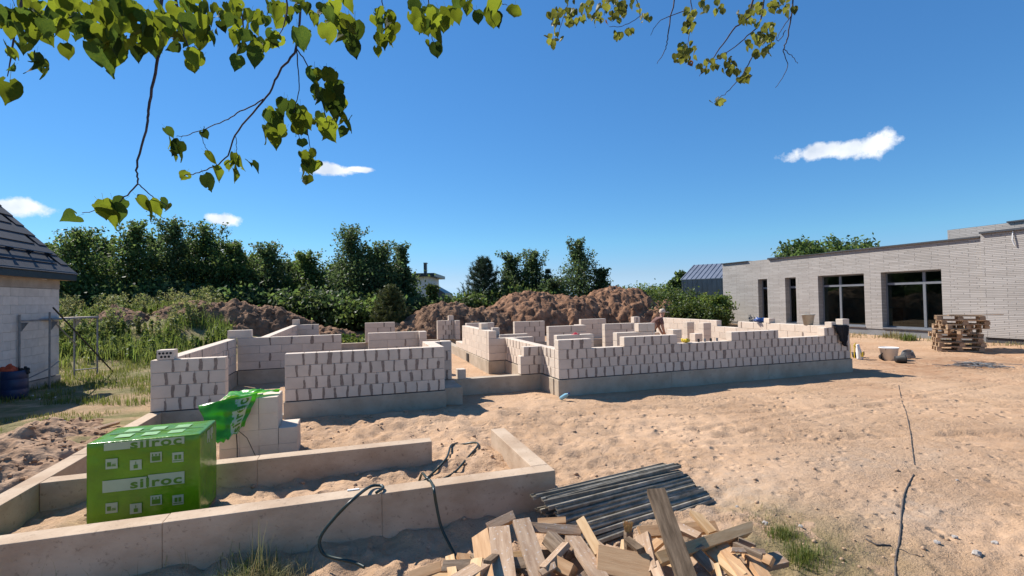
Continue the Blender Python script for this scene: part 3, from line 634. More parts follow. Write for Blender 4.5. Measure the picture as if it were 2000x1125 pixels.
# ------------------------------------------------------------------ grey brick house on the right
GH = Vector((22, 16, 0)); gh = empty('brick_house', GH, 'single-storey flat-roofed house of long grey bricks with dark tall windows', 'house')
def gbox(name, m, x0, x1, y0, y1, z0, z1, parent=gh, off=GH, bevel=0):
    p = parent.matrix_world.translation if False else off
    return MB().box(x0-p.x, x1-p.x, y0-p.y, y1-p.y, z0-p.z, z1-p.z).build(name, M[m], parent, bevel=bevel)
fu, fb = 22.0, 22.42
wins = [(13.2, 15.53), (16.28, 18.6), (19.88, 20.56), (21.75, 22.41)]
mbw = MB(); zb, ztp, w0, w1 = .08, 3.62, .13, 2.54
def addw(y0, y1, z0, z1): mbw.box(fu-GH.x, fb-GH.x, y0-GH.y, y1-GH.y, z0, z1)
addw(11.86, 25.2, w1, ztp); addw(11.86, 25.2, zb-.02, w0)
ys = [11.86]+[t for w in wins for t in w]+[25.2]
for k in range(0, len(ys), 2): addw(ys[k], ys[k+1], w0, w1)
mbw.build('facade_wall', M['brick'], gh)
gbox('projecting_wall', 'brick', 21.92, 22.42, 3.0, 11.85, -.03, 3.74)
gbox('upper_storey_wall', 'brick', 25, 33, 2.0, 14.7, 3.3, 4.36)
gbox('end_wall', 'brick', 22.42, 33, 24.8, 25.2, .08, 3.62); gbox('rear_wall', 'brick', 33, 33.4, 2, 25.2, .0, 3.6)
gbox('roof_deck', 'darkmetal', 22.43, 33, 3, 24.79, 3.28, 3.38)
gbox('plinth', 'plinth', 22.03, 22.4, 11.86, 25.15, -.6, .055); gbox('plinth', 'darkplinth', 21.98, 22.4, 3, 11.83, -.28, -.035); gbox('plinth', 'plinth', 22.0, 22.4, 3, 11.83, -.7, -.285)
for a, b, z, h in ((23.1, 25.22, 3.622, .03), (20.9, 21.6, 3.6, .09), (18.0, 20.9, 3.622, .025), (11.87, 18.0, 3.622, .05), (3, 11.84, 3.742, .07)):
    gbox('coping', 'darkmetal', 21.9 if z < 3.7 else 21.82, 22.5, a, b, z, z+h)
gbox('coping', 'darkmetal', 24.93, 25.3, 3, 12.6, 4.362, 4.42)
MB().tube([(21.9-GH.x, 10.9-GH.y, 3.72), (21.85-GH.x, 10.9-GH.y, 3.4), (21.88-GH.x, 10.85-GH.y, 3.2)], .02, 6).build('drain_pipe', M['white'], gh)
# rooms behind the glass
for (a, b) in ((11.9, 19.2), (19.25, 24.7)):
    mb = MB(); x0, x1, z0, z1 = 22.6-GH.x, 29-GH.x, .02, 3.0; a_, b_ = a-GH.y, b-GH.y
    for q in ((x0, x1, a_, b_, z0-.1, z0), (x0, x1, a_, b_, z1, z1+.1), (x1, x1+.1, a_, b_, z0, z1), (x0, x1, a_-.04, a_, z0, z1), (x0, x1, b_, b_+.04, z0, z1)): mb.box(*q)
    mb.build('room_shell', M['interior'], gh)
gl = fb-.13
for k, (a, b) in enumerate(wins):
    win = gbox('window', 'frame', gl, gl+.07, a+.001, a+.06, w0, w1)
    o_ = GH
    for q in ((b-.06, b-.001, w0, w1), (a+.061, b-.061, w0, w0+.07), (a+.061, b-.061, w1-.06, w1)): gbox('frame', 'frame', gl, gl+.07, *q, parent=win)
    zt = 2.03
    gbox('transom', 'frame', gl-.01, gl+.075, a+.061, b-.061, zt-.05, zt+.05, parent=win)
    spans = [(a+.061, b-.061)]
    if k < 2:
        mx_ = a+.8 if k == 0 else b-.95
        gbox('mullion', 'frame', gl-.012, gl+.078, mx_-.05, mx_+.05, w0+.071, w1-.061, parent=win); spans = [(a+.061, mx_-.051), (mx_+.051, b-.061)]
    for s0, s1_ in spans:
        for z0, z1 in ((w0+.071, zt-.051), (zt+.051, w1-.061)): gbox('pane', 'glass', gl+.03, gl+.036, s0, s1_, z0, z1, parent=win)
    gbox('sill', 'frame', fu-.04, gl-.001, a+.002, b-.002, w0-.03, w0+.012, parent=win)
gbox('interior_door', 'render_w', 26.0, 26.05, 13.6, 14.4, .03, 1.6); gbox('stacked_boards', 'wood_dirty', 24.5, 25.2, 16.8, 17.8, .03, .9)
# ------------------------------------------------------------------ house with tiled roof at the left edge
LH = Vector((-7.07, 12, -.25)); lh = empty('tiled_house', LH, 'white block house with dark tiled roof at the left edge', 'house')
OB = [chamfer_block(.21, .2, .196, .004), chamfer_block(.5, .2, .196, .004)]
for me_ in OB: me_.materials.clear(); me_.materials.append(M['oldblock'])
w = wall('v', [(8.0, 15.36, 11)], -7.27, .2, .5, 0, (1,), bm_i=1, z0=-.02, parent=lh, off=LH, m=OB[1], ch=.1945, corem=M['oldblock'])
w2_ = wall('u', [(-12.5, -7.275, 11)], 15.16, .2, .5, 0, (1,), bm_i=1, z0=-.02, parent=lh, off=LH, m=OB[1], ch=.1945, corem=M['oldblock'])
def lbox(name, m, *a, bevel=0): return gbox(name, m, *a, parent=lh, off=LH, bevel=bevel)
lbox('foundation', 'ringbeam', -7.29, -7.045, 7.9, 15.38, -.75, -.035); lbox('ring_beam', 'ringbeam', -7.28, -7.062, 8.0, 15.365, 2.125, 2.34)
sl = math.atan2(4.115-2.359, 8.655-7.053); EU, EZ = -6.85, 2.54   # eave edge
lbox('fascia', 'fascia', EU-.05, EU+.03, 7.8, 15.62, 2.34, 2.56, bevel=.01)
lbox('soffit_board', 'wood', -7.05, EU-.055, 7.8, 15.6, 2.345, 2.365)
# deck under the tiles
cS, sS = math.cos(sl), math.sin(sl); Lr = 4.6
def roofM(d, v, up): return Matrix.Translation((EU-d*cS-up*sS*-1*-1-LH.x, v-LH.y, EZ+d*sS+up*cS-LH.z)) @ Matrix.Rotation(sl, 4, 'Y')
mb = MB(); mb.poly_prism([(EU-LH.x, EZ-.05-LH.z), (EU-Lr*cS-LH.x, EZ+Lr*sS-.05-LH.z), (EU-Lr*cS-LH.x, EZ+Lr*sS-.17-LH.z), (EU-LH.x, EZ-.14-LH.z)], -(15.64-LH.y), -(7.8-LH.y), Matrix.Rotation(math.pi/2, 4, 'X'))
roof = mb.build('roof', M['fascia'], lh)
# back slope
mb = MB(); xr = EU-Lr*cS; zr = EZ+Lr*sS; mb.poly_prism([(xr-LH.x, zr-.05-LH.z), (xr-Lr*cS-LH.x, EZ-.05-LH.z), (xr-Lr*cS-LH.x, EZ-.15-LH.z), (xr-LH.x, zr-.17-LH.z)], -(15.64-LH.y), -(7.8-LH.y), Matrix.Rotation(math.pi/2, 4, 'X')); mb.build('rear_roof', M['rooftile'], lh)
gbm = MB(); gbm.poly_prism([(-7.1-LH.x, 2.12-LH.z), (xr-LH.x, zr-.2-LH.z), (xr-(xr*-1-7.1)*1.0-LH.x, 2.12-LH.z)], -(15.3-LH.y), -(15.1-LH.y), Matrix.Rotation(math.pi/2, 4, 'X')); gbm.build('gable', M['oldblock'], lh)
gauge, tw = .335, .33
TM = MB(); TM.box(-.40, .0, -tw/2+.002, tw/2-.002, 0, .022); tm = bpy.data.meshes.new('tile'); tm.from_pydata(TM.v, [], TM.f); tm.materials.append(M['rooftile'])
for r_ in range(13):
    for k in range(22):
        v_ = 15.64-tw*(k+.5)-(tw/2 if r_ % 2 and k else 0)
        o = bpy.data.objects.new('tile', tm); d = r_*gauge-.06
        o.matrix_local = Matrix.Translation((EU-d*cS-LH.x, v_-LH.y, EZ+d*sS-.012-LH.z)) @ Matrix.Rotation(sl-R(3.2), 4, 'Y') @ Matrix.Translation((0, 0, .012))
        link(o, roof)
for k in range(6):
    d = 1.5*gauge; v_ = 15.1-.72*k; mb = MB(); Mx = Matrix.Translation((EU-d*cS-LH.x, v_-LH.y, EZ+d*sS+.03-LH.z)) @ Matrix.Rotation(sl, 4, 'Y')
    mb.poly_prism([(-.14, -.02), (.02, -.02), (.02, .1)], -.006, .006, Mx @ Matrix.Rotation(math.pi/2, 4, 'X')); mb.poly_prism([(-.08, .10), (.08, .10), (0, 0)], -.004, .004, Mx @ Matrix.Rotation(math.pi/2, 4, 'Z') @ Matrix.Rotation(math.pi/2, 4, 'X')); mb.build('snow_guard', M['fascia'], roof)
d = 1.5*gauge
MB().tube([(EU-d*cS-LH.x, 15.3-LH.y, EZ+d*sS+.11-LH.z), (EU-d*cS-LH.x, 8-LH.y, EZ+d*sS+.11-LH.z)], .014, 6).build('snow_rail', M['fascia'], roof)
# ------------------------------------------------------------------ far buildings
BN = Vector((30, 38, .6)); bn = empty('metal_barn', BN, 'small grey gabled barn clad in standing-seam metal behind the bushes', 'barn')
b0, b1 = at(1331, 547, 45), at(1420, 544, 42.6); bd = (b1-b0); bd.z = 0; bL = bd.length+6; bd.normalize(); bnrm = Vector((bd.y, -bd.x, 0)); 
BM = Matrix(((bd.x, -bnrm.x, 0, b0.x-BN.x), (bd.y, -bnrm.y, 0, b0.y-BN.y), (0, 0, 1, 0-BN.z), (0, 0, 0, 1)))   # x along, y back, z up
ze, zr_, dp = 3.12, 4.62, 3.9
MB().box(0, bL, .0, 7.8, 0, ze, BM).build('wall', M['seam'], bn)
for k in range(int(bL/.42)): MB().box(k*.42+.1, k*.42+.13, -.04, -.001, 0, ze-.02, BM).build('wall_seam', M['seam'], bn)
rm = MB(); rm.poly_prism([(-.06, ze), (dp, zr_), (7.86, ze), (7.86, ze+.06), (dp, zr_+.07), (-.06, ze+.06)], -bL-.05, .1, BM @ Matrix(((0, 0, -1, 0), (1, 0, 0, 0), (0, 1, 0, 0), (0, 0, 0, 1)))); rb = rm.build('roof', M['seamroof'], bn)
MB().poly_prism([(.01, ze-.01), (dp, zr_-.02), (7.79, ze-.01)], -bL+.02, -.02, BM @ Matrix(((0, 0, -1, 0), (1, 0, 0, 0), (0, 1, 0, 0), (0, 0, 0, 1)))).build('gable', M['seam'], bn)
ra = math.atan2(zr_-ze, dp)
for k in range(int(bL/.42)):
    Mx = BM @ Matrix.Translation((k*.42, -.05, ze+.06)) @ Matrix.Rotation(ra, 4, 'X'); MB().box(0, .03, 0, math.hypot(dp, zr_-ze), 0, .05, Mx).build('roof_seam', M['seamroof'], rb)
wh0 = at(835, 585, 50); wh = empty('white_house', (wh0.x, wh0.y, 0), 'white house with dark flat roof and chimney half hidden by trees', 'house')
def far_box(name, m, px0, py0, px1, py1, Y, depth, parent):
    a, b = at(px0, py1, Y), at(px1, py0, Y); d = b-a; d.z = 0; n_ = Vector((-d.y, d.x, 0)).normalized()*depth; o_ = parent.location
    mb = MB(); P = [a, a+d, a+d+n_, a+n_]; mb.v = [tuple(Vector((p.x, p.y, a.z))-o_) for p in P]+[tuple(Vector((p.x, p.y, b.z))-o_) for p in P]
    mb.f = [(3, 2, 1, 0), (4, 5, 6, 7), (0, 1, 5, 4), (1, 2, 6, 5), (2, 3, 7, 6), (3, 0, 4, 7)]; return mb.build(name, M[m], parent)
far_box('wall', 'render_w', 800, 540, 837, 640, 50, 7, wh); far_box('roof', 'fascia', 790, 533, 848, 540.5, 49.4, 8, wh); far_box('chimney', 'darkmetal', 827.5, 514.5, 832.5, 533, 50.5, .5, wh); far_box('chimney_cap', 'steel', 826.8, 512.8, 833.2, 514.4, 50.4, .7, wh)
a, b, c2, d2 = [at(x, y, 49.5) for x, y in ((837, 554), (869, 572), (869, 640), (837, 640))]; n_ = Vector((st, ct, 0))*6
mb = MB(); mb.v = [tuple(p-wh.location) for p in (a, b, c2, d2)]+[tuple(p+n_-wh.location) for p in (a, b, c2, d2)]; mb.f = [(3, 2, 1, 0), (4, 5, 6, 7), (0, 1, 5, 4), (1, 2, 6, 5), (2, 3, 7, 6), (3, 0, 4, 7)]; mb.build('side_wing', M['darkmetal'], wh)
ls0 = at(1280, 600, 60); ls = empty('long_shed', (ls0.x, ls0.y, 0), 'long low grey shed on the horizon between the heap and the barn', 'shed')
far_box('wall', 'plinth', 1215, 566, 1345, 640, 60, 5, ls); far_box('roof_edge', 'seam', 1213, 564, 1347, 566.5, 59.6, 6, ls)
far_box('roof_vent', 'darkmetal', 1272, 558, 1281, 564, 61, 1, ls); far_box('roof_vent', 'render_w', 1297, 559, 1302, 564, 61, 1, ls)
# ------------------------------------------------------------------ vegetation
def leaf_quads(P, size, r, up=.35, aspect=1.5):
    n = len(P); d = r.normal(size=(n, 3)); d /= np.linalg.norm(d, axis=1, keepdims=True)
    nn = r.normal(size=(n, 3)); nn[:, 2] += up*2; t = np.cross(d, nn); t /= np.linalg.norm(t, axis=1, keepdims=True)+1e-9
    s = (size*(.6+.8*r.random(n)))[:, None]; L_ = d*s*aspect*.5; Wd = t*s*.5
    V = np.stack([P-L_, P+Wd*.9+L_*.1, P+L_, P-Wd*.9+L_*.1], 1).reshape(-1, 3)
    return V, np.arange(n*4).reshape(-1, 4)
def tree(px, top_py, Y, wpx, label, group, m='fol', n=5200, leaf=.15, base=None, shape='birch', seed=0, name='deciduous_tree', gaps=1.0):
    r = np.random.default_rng(1000+seed); top = at(px, top_py, Y); b = Vector((top.x, top.y, float(smooth_h(top.x, top.y))-.1 if base is None else base)); H = top.z-b.z; Wd = wpx*Y/FPX/2
    root = empty(name, b, label, 'tree', group)
    tr = MB(); lean = r.normal(size=2)*.03*H
    tp = lambda t: Vector((lean[0]*t*t, lean[1]*t*t, H*t))
    tr.tube([tp(t) for t in np.linspace(0, .97, 9)], [max(.012, .018*H*(1-t)+.01) for t in np.linspace(0, .97, 9)], 7)
    prof = {'birch': lambda t: .45+.55*math.sin(math.pi*min(1, (t+.12)/1.0*.78)) if t < .35 else max(.04, 1.0-((t-.35)/.67)**1.02),
            'round': lambda t: math.sqrt(max(.02, 1-((t-.56)/.46)**2)), 'column': lambda t: max(.06, .75*math.sin(math.pi*min(1, t*.85+.15))**.6)}[shape]
    pts = []; nl = 46
    for k in range(nl):
        t = .06+.92*(k+r.random())/nl if shape != 'round' else .25+.7*(k+r.random())/nl
        az = k*2.4+r.random()*.7; Rl = Wd*prof(t)*(.72+.55*r.random()); el = R(25+35*r.random())*(1 if shape != 'round' else (t*1.4-.2))
        p0 = tp(max(.03, t-.10)); dirv = Vector((math.cos(az), math.sin(az), math.tan(el)*.6)); p1 = p0+dirv*Rl; pm = p0.lerp(p1, .5)+Vector((0, 0, .05*Rl))
        if p1.z > H*.99: p1.z = H*.97
        tr.tube([p0, pm, p1], [.006*H*(1-t)+.008, .004*H*(1-t)+.006, .003], 5, False)
        cnt = int(n/nl*(.4+Rl/max(.2, Wd)))
        s = r.random(cnt)**.65; base_p = np.array(p0)[None]*(1-s[:, None])+np.array(p1)[None]*s[:, None]
        spread = .10*Wd+.20*Rl*(1-.5*s)
        cl = np.round(s*5)+r.integers(0, 3, cnt)*7; off_ = r.normal(size=(40, 3))*.12*Wd*gaps
        pts.append(base_p + r.normal(size=(cnt, 3))*(spread*.62)[:, None]*np.array([1, 1, .85]) + off_[cl.astype(int) % 40])
    for k in range(16 if shape == 'birch' else 0):   # feathery leaders above the crown
        az = r.random()*6.28; rr = Wd*.55*r.random(); b0_ = tp(.72+.2*r.random()); p0 = b0_+Vector((math.cos(az)*rr*.3, math.sin(az)*rr*.3, 0)); hgt = min(H*(1.0+.03*r.random())-p0.z, H*(.14+.2*r.random())); p1 = p0+Vector((math.cos(az)*rr, math.sin(az)*rr, hgt))
        tr.tube([b0_, p0.lerp(p1, .4), p1], [.012, .008, .003], 5, False); s = r.random(70); pts.append(np.array(p0)+(np.array(p1)-np.array(p0))*s[:, None]+r.normal(size=(70, 3))*.09)
    P = np.vstack(pts); P = P[P[:, 2] > .02*H]
    tr.build('trunk', M['bark'], root, True)
    V, F = leaf_quads(P, leaf, r); mesh_obj('crown', np_mesh('crown', V, F), M[m], root); return root
def conifer(px, top_py, Y, wpx, label, m='needle', seed=0, name='pine_tree', tiers=11, up=1.0, fat=.16):
    r = np.random.default_rng(2000+seed); top = at(px, top_py, Y); b = Vector((top.x, top.y, float(smooth_h(top.x, top.y))-.1)); H = top.z-b.z; Wd = wpx*Y/FPX/2
    root = empty(name, b, label, 'tree', 'conifers behind the site'); tr = MB(); tr.tube([(0, 0, H*t) for t in np.linspace(0, .98, 7)], [.02*H*(1-t)+.012 for t in np.linspace(0, .98, 7)], 7)
    Vs, Fs, nb_ = [], [], 0
    def needles(A, B, cnt, ln):
        nonlocal nb_
        s = r.random(cnt)[:, None]; P = np.array(A)*(1-s)+np.array(B)*s; ax = np.array(B)-np.array(A); ax /= np.linalg.norm(ax)+1e-9
        d = r.normal(size=(cnt, 3)); d -= (d@ax)[:, None]*ax; d /= np.linalg.norm(d, axis=1, keepdims=True)+1e-9; d = d+ax*(.7+.3*r.random((cnt, 1))); d /= np.linalg.norm(d, axis=1, keepdims=True)
        t = np.cross(d, r.normal(size=(cnt, 3))); t /= np.linalg.norm(t, axis=1, keepdims=True)+1e-9
        L_ = ln*(.7+.6*r.random((cnt, 1))); Vs.append(np.stack([P+t*.014, P-t*.014, P+d*L_], 1).reshape(-1, 3)); Fs.append(np.arange(cnt*3).reshape(-1, 3)+nb_); nb_ += cnt*3
    for k in range(tiers):
        t = .08+.86*k/(tiers-1); nbr = 6
        for q_ in range(nbr):
            az = q_*2*math.pi/nbr+k*.7+r.random()*.5; Ln = Wd*(1.05-t)**.8*(.75+.4*r.random()); p0 = Vector((0, 0, H*t)); p1 = p0+Vector((math.cos(az)*Ln, math.sin(az)*Ln, Ln*(.15+.25*t)*up)); p2 = p1+Vector((math.cos(az)*Ln*.18, math.sin(az)*Ln*.18, Ln*.3*up+.12))
            tr.tube([p0, p1, p2], [.014, .01, .005], 5, False); needles(p0.lerp(p1, .25), p1, int(60+60*Ln), fat); needles(p1, p2, 60, fat)
            for w_ in (.45, .7, .9):
                pa = p0.lerp(p1, w_)
                for sgn in (-1, 1):
                    pb = pa+Vector((math.cos(az+sgn*.8), math.sin(az+sgn*.8), .35*up))*Ln*.33; needles(pa, pb, 42, fat)
    needles((0, 0, H*.85), (0, 0, H), 90, fat)
    tr.build('trunk', M['bark'], root, True); mesh_obj('crown', np_mesh('crown', np.vstack(Vs), np.vstack(Fs)), M[m], root); return root
TL = 'young trees in the row behind the site'
rowt = [(150, 448, 27, 150, 'leftmost young tree rising behind the tiled roof'), (255, 438, 28, 130, 'young tree directly behind the drooping leaf cluster'), (340, 434, 29, 120, 'tall twin-topped young tree left of the small low cloud'), (405, 440, 30, 110, 'young tree just under the small low cloud'), (462, 476, 30, 105, 'shorter young tree right of the small low cloud'), (530, 480, 31, 110, 'dark young tree behind the left soil heap'), (600, 496, 31, 90, 'slim young tree at the right end of the left tree row'), (690, 449, 31, 120, 'feathery tall tree at the left of the middle clump'), (738, 478, 30.5, 120, 'dense dark tree in the middle of the central clump'), (782, 480, 31.5, 60, 'young tree right in the central clump beside the white house')]
for k, (px, py, Y, w_, lb) in enumerate(rowt): tree(px, py, Y, w_*1.12, lb, TL, ['fol', 'fol', 'fol_b'][k % 3] if k < 7 else 'fol_b', n=11000, leaf=.105, seed=k)
back = [(105, 482, 30), (205, 468, 31), (300, 462, 32), (375, 470, 33), (435, 492, 33), (495, 500, 33.5), (570, 512, 33.5), (655, 520, 33), (715, 508, 33.5), (765, 520, 33)]
for k, (px, py, Y) in enumerate(back): tree(px, py, Y, 120, '%s young tree from the left in the second row' % ORD[k], 'second row of trees', 'fol', n=4200, leaf=.14, seed=30+k)
under = [(140, 560, 26.5, 120), (215, 565, 27, 110), (290, 570, 27.5, 120), (380, 575, 28, 120), (450, 575, 28.5, 110), (520, 580, 29, 110), (590, 585, 29, 110), (650, 575, 28.5, 100), (715, 590, 28, 110), (800, 590, 29, 80), (858, 592, 30, 60), (895, 590, 31, 70)]
for k, (px, py, Y, w_) in enumerate(under):
    tree(px, py, Y, w_*1.2, '%s low bush from the left at the foot of the tree row' % ORD[k], 'bushes at the foot of the trees', 'fol_b' if k % 2 else 'fol', n=2600, leaf=.16, shape='round', seed=60+k, name='bush')
tree(845, 562, 29.5, 36, 'light green sapling in front of the white house', TL, 'fol_l', n=900, leaf=.13, seed=80)
conifer(945, 508, 33, 100, 'pine with upright candles at the left of the right-hand tree group', seed=1, up=1.7, fat=.22)
for k, (px, py, Y, w_, lb) in enumerate(((998, 497, 34, 80, 'slender young birch beside the pine'), (1040, 493, 34, 85, 'birch in the middle of the right-hand tree group'), (1130, 472, 34, 105, 'tall pyramidal tree behind the reddish heap'), (1172, 528, 33, 55, 'leaning small tree right of the pyramidal tree'), (1085, 548, 32, 70, 'low bushy tree between the birch and the pyramidal tree'))): tree(px, py, Y, w_*1.1, lb, TL, 'fol_b', n=9000 if k < 3 else 3200, leaf=.105, seed=90+k)
conifer(1070, 527, 33, 34, 'thin young pine between the birch and the pyramidal tree', seed=3, tiers=8, up=1.4)
conifer(762, 563, 25.5, 78, 'small yellowish young pine in front of the central clump', 'needle_y', seed=4, tiers=9, up=1.5, fat=.16)
for k, (px, py, Y, w_) in enumerate(((985, 560, 32, 90), (1050, 570, 32, 80), (920, 575, 31, 70))): tree(px, py, Y, w_, ['low leafy bush under the birch of the right-hand trees', 'low leafy bush just behind the long reddish heap', 'low leafy bush under the pine with upright candles'][k], 'bushes under the right-hand trees', 'fol', n=1700, shape='round', seed=100+k, name='bush')
tree(1562, 474, 60, 95, 'round crown of a far tree above the brick house, left one', None, 'fol', n=4200, leaf=.32, shape='round', seed=110); tree(1640, 467, 62, 100, 'round crown of a far tree above the brick house, right one', None, 'fol', n=4200, leaf=.32, shape='round', seed=111)
tree(1330, 524, 75, 36, 'far dark tree beside the metal barn', None, 'fol', n=1800, leaf=.4, shape='column', seed=112); tree(1312, 543, 75, 26, 'narrow far tree left of the metal barn', None, 'fol', n=1200, leaf=.4, shape='column', seed=113)
tree(1205, 572, 60, 60, 'low far tree on the horizon above the reddish heap', None, 'fol', n=900, leaf=.3, shape='round', seed=114)
for k, (px, py, Y, w_, mm) in enumerate(((1265, 568, 34, 100, 'weed'), (1310, 578, 31, 100, 'fol_l'), (1350, 588, 30, 90, 'weed'), (1398, 580, 29, 52, 'weed'), (1235, 585, 33, 70, 'weed'), (1385, 606, 28, 62, 'fol_l'), (1325, 600, 29, 90, 'fol_l'))):
    tree(px, py, Y, w_, ['pale weedy bush next to the tallest heap', 'green bush behind the right-hand wall, left of the barn', 'green bush in front of the metal barn', 'pale flowering bush at the corner of the brick house', 'low weedy bush on the slope of the tallest heap', 'dark bush low beside the brick house corner', 'dark low bush behind the worker'][k], 'bushes right of the heaps', mm, n=5500, leaf=.10, shape='round', seed=120+k, name='bush')
# weeds, as uncountable ground cover
def blades(P, hgt, wid, r, lean=.35):
    n = len(P); az = r.random(n)*6.283; d = np.stack([np.cos(az), np.sin(az), np.zeros(n)], 1); t = np.stack([-np.sin(az), np.cos(az), np.zeros(n)], 1); h = (hgt*(.5+.8*r.random(n)))[:, None]; ln = (lean*(.2+r.random(n)))[:, None]
    up_ = np.array([0, 0, 1.]); w_ = wid*(.7+.6*r.random((n, 1)))
    V = np.stack([P-t*w_, P+t*w_, P+up_*h*.6+d*h*ln*.4+t*w_*.7, P+up_*h*.6+d*h*ln*.4-t*w_*.7, P+up_*h*(1-.3*ln)+d*h*ln], 1).reshape(-1, 3)
    b = np.arange(n)[:, None]*5; return V, np.vstack([b+np.array([0, 1, 2, 3])]), np.vstack([b+np.array([3, 2, 4])])
def grass(name, label, pts, hgt, wid, m, seed, lean=.35):
    r = np.random.default_rng(seed); P = np.array(pts); V, Q, T3 = blades(P, hgt, wid, r, lean)
    me_ = bpy.data.meshes.new(name); F = Q.tolist()+T3.tolist(); me_.from_pydata(V.tolist(), [], F); o = mesh_obj(name, me_, M[m]); return tag(o, label, 'grass', None, 'stuff')
def patch(n, seed, cond, u_, v_, clump=.6):
    r = np.random.default_rng(seed); out_ = []
    while sum(map(len, out_)) < n:
        uu = u_[0]+(u_[1]-u_[0])*r.random(n*2); vv = v_[0]+(v_[1]-v_[0])*r.random(n*2); k = cond(uu, vv) & (fbm(uu*clump*2, vv*clump*2, 3, 2)+.25*r.random(n*2) > .08); out_.append(np.stack([uu[k], vv[k]], 1))
    P = np.vstack(out_)[:n]; return np.column_stack([P, terrain(P[:, 0], P[:, 1])-.01])
def weeds(name, label, pts, hmin, hmax, m, seed, leaves=26, leaf=.1):
    r = np.random.default_rng(seed); P = np.repeat(pts, leaves, 0); n = len(P); hh = np.repeat(hmin+(hmax-hmin)*r.random(len(pts))**1.4, leaves); s = r.random(n)**.8
    az = r.random(n)*6.28; rad_ = hh*.28*(1-.55*s)*r.random(n); P = P+np.stack([np.cos(az)*rad_, np.sin(az)*rad_, hh*s], 1); V, F = leaf_quads(P, leaf, r, .2, 1.9)
    o = mesh_obj(name, np_mesh(name, V, F), M[m]); return tag(o, label, 'weeds', None, 'stuff')
pb = patch(1500, 1, lambda a, b: (b > 17+.25*(a+12)) & (a < -4.5) & (b < 31) & ~((a > -11.5) & (a < -7.4) & (b > 22.6) & (b < 25)) & ~((a > -8.8) & (b > 22.5) & (b < 28) & (a > -8)), (-18, -4.5), (15, 31))
weeds('bank_weeds', 'green weeds covering the bank behind the tiled house', pb, .15, .6, 'weed', 2, 70, .06)
pb = patch(520, 3, lambda a, b: (b > 21) & (a < -6) & ~((a > -11.8) & (a < -7) & (b > 22.4) & (b < 25)), (-18, -6), (21, 31))
weeds('tall_pale_weeds', 'tall pale flowering weeds along the top of the bank', pb, .4, 1.15, 'weed_pale', 4, 90, .055)
pb = patch(330, 5, lambda a, b: (a > 15) & (b > 26), (17.5, 28), (26.5, 33)); weeds('slope_weeds', 'weeds under the bushes right of the heaps', pb, .3, .9, 'weed', 6, 34, .13)
pb = patch(160, 7, lambda a, b: b > 21.6, (-1, 3.4), (22, 24.5)); weeds('weeds_behind_house', 'low green weeds behind the rear foundation', pb, .15, .4, 'weed', 8, 24, .1)
grass('bank_grass', 'tall feathery grass on the bank among the weeds', patch(16000, 21, lambda a, b: (b > 16.5+.25*(a+12)) & ~((a > -11.5) & (a < -7.2) & (b > 22.4) & (b < 25)), (-18, -4.8), (15, 30)), .5, .012, 'weed', 22, .5)
grass('meadow_grass', 'grass growing between the tiled house and the block walls', patch(9500, 9, lambda a, b: (a < -3.7-.1*(b-9)) & (b > 11.6-.3*(a+4)) , (-11, -3.6), (9.5, 20), .8), .15, .006, 'grass', 10)
grass('meadow_grass', 'thin grass at the left edge by the sand heap', patch(3200, 11, lambda a, b: (a < -4.1-.25*(b-6)*0) & (a > -6.6), (-6.6, -4.0), (5.6, 11), 1.2), .085, .004, 'grass', 12)
grass('verge_grass', 'sparse weeds along the foot of the brick house', patch(900, 13, lambda a, b: a > 20.6, (20.4, 21.9), (9, 20), .8), .16, .01, 'drygrass', 14)
def tuft(px, py, n, rad_, hgt, wid, m, seed, label, z=-.42, lean=.5):
    r = np.random.default_rng(seed); c = on_z(px, py, z); P = np.stack([c.x+r.normal(size=n)*rad_, c.y+r.normal(size=n)*rad_*.8, np.zeros(n)], 1); P[:, 2] = terrain(P[:, 0], P[:, 1])-.008
    o = grass('grass_tuft', label, P, hgt, wid, m, seed, lean); return o
tuft(1530, 1058, 420, .07, .08, .0022, 'grass', 1, 'green grass tuft right of the wood pile, upper one'); tuft(1572, 1098, 520, .09, .09, .0022, 'grass', 2, 'green grass tuft right of the wood pile, lower one'); tuft(1500, 1030, 380, .16, .05, .002, 'drygrass', 3, 'dry grass and stubble around the tips of the wood pile', lean=.9)
tuft(1620, 1080, 300, .18, .04, .002, 'drygrass', 4, 'thin dry stubble right of the grass tufts', lean=.9); tuft(520, 1142, 900, .13, .15, .0018, 'drygrass', 5, 'tussock of dry grass in front of the near foundation wall', -.44, .8); tuft(470, 1138, 260, .10, .16, .002, 'grass', 6, 'green grass blades mixed into the dry tussock', -.44, .7)
tuft(60, 1160, 60, .16, .26, .002, 'drygrass', 7, 'long dry grass stalks at the lower left corner', -.42, .35); tuft(250, 1150, 60, .25, .18, .0018, 'drygrass', 8, 'dry stalks under the left end of the near wall', -.42, .5); tuft(500, 1138, 22, .05, .42, .0018, 'drygrass', 9, 'tall dry stalks rising from the tussock', -.44, .5)
tuft(1775, 667, 160, .15, .3, .012, 'grass', 15, 'weed clump growing by the brick house wall', -.3, .5); tuft(1745, 663, 120, .2, .3, .012, 'drygrass', 16, 'dry weed clump left of the green one by the brick house', -.3, .5)
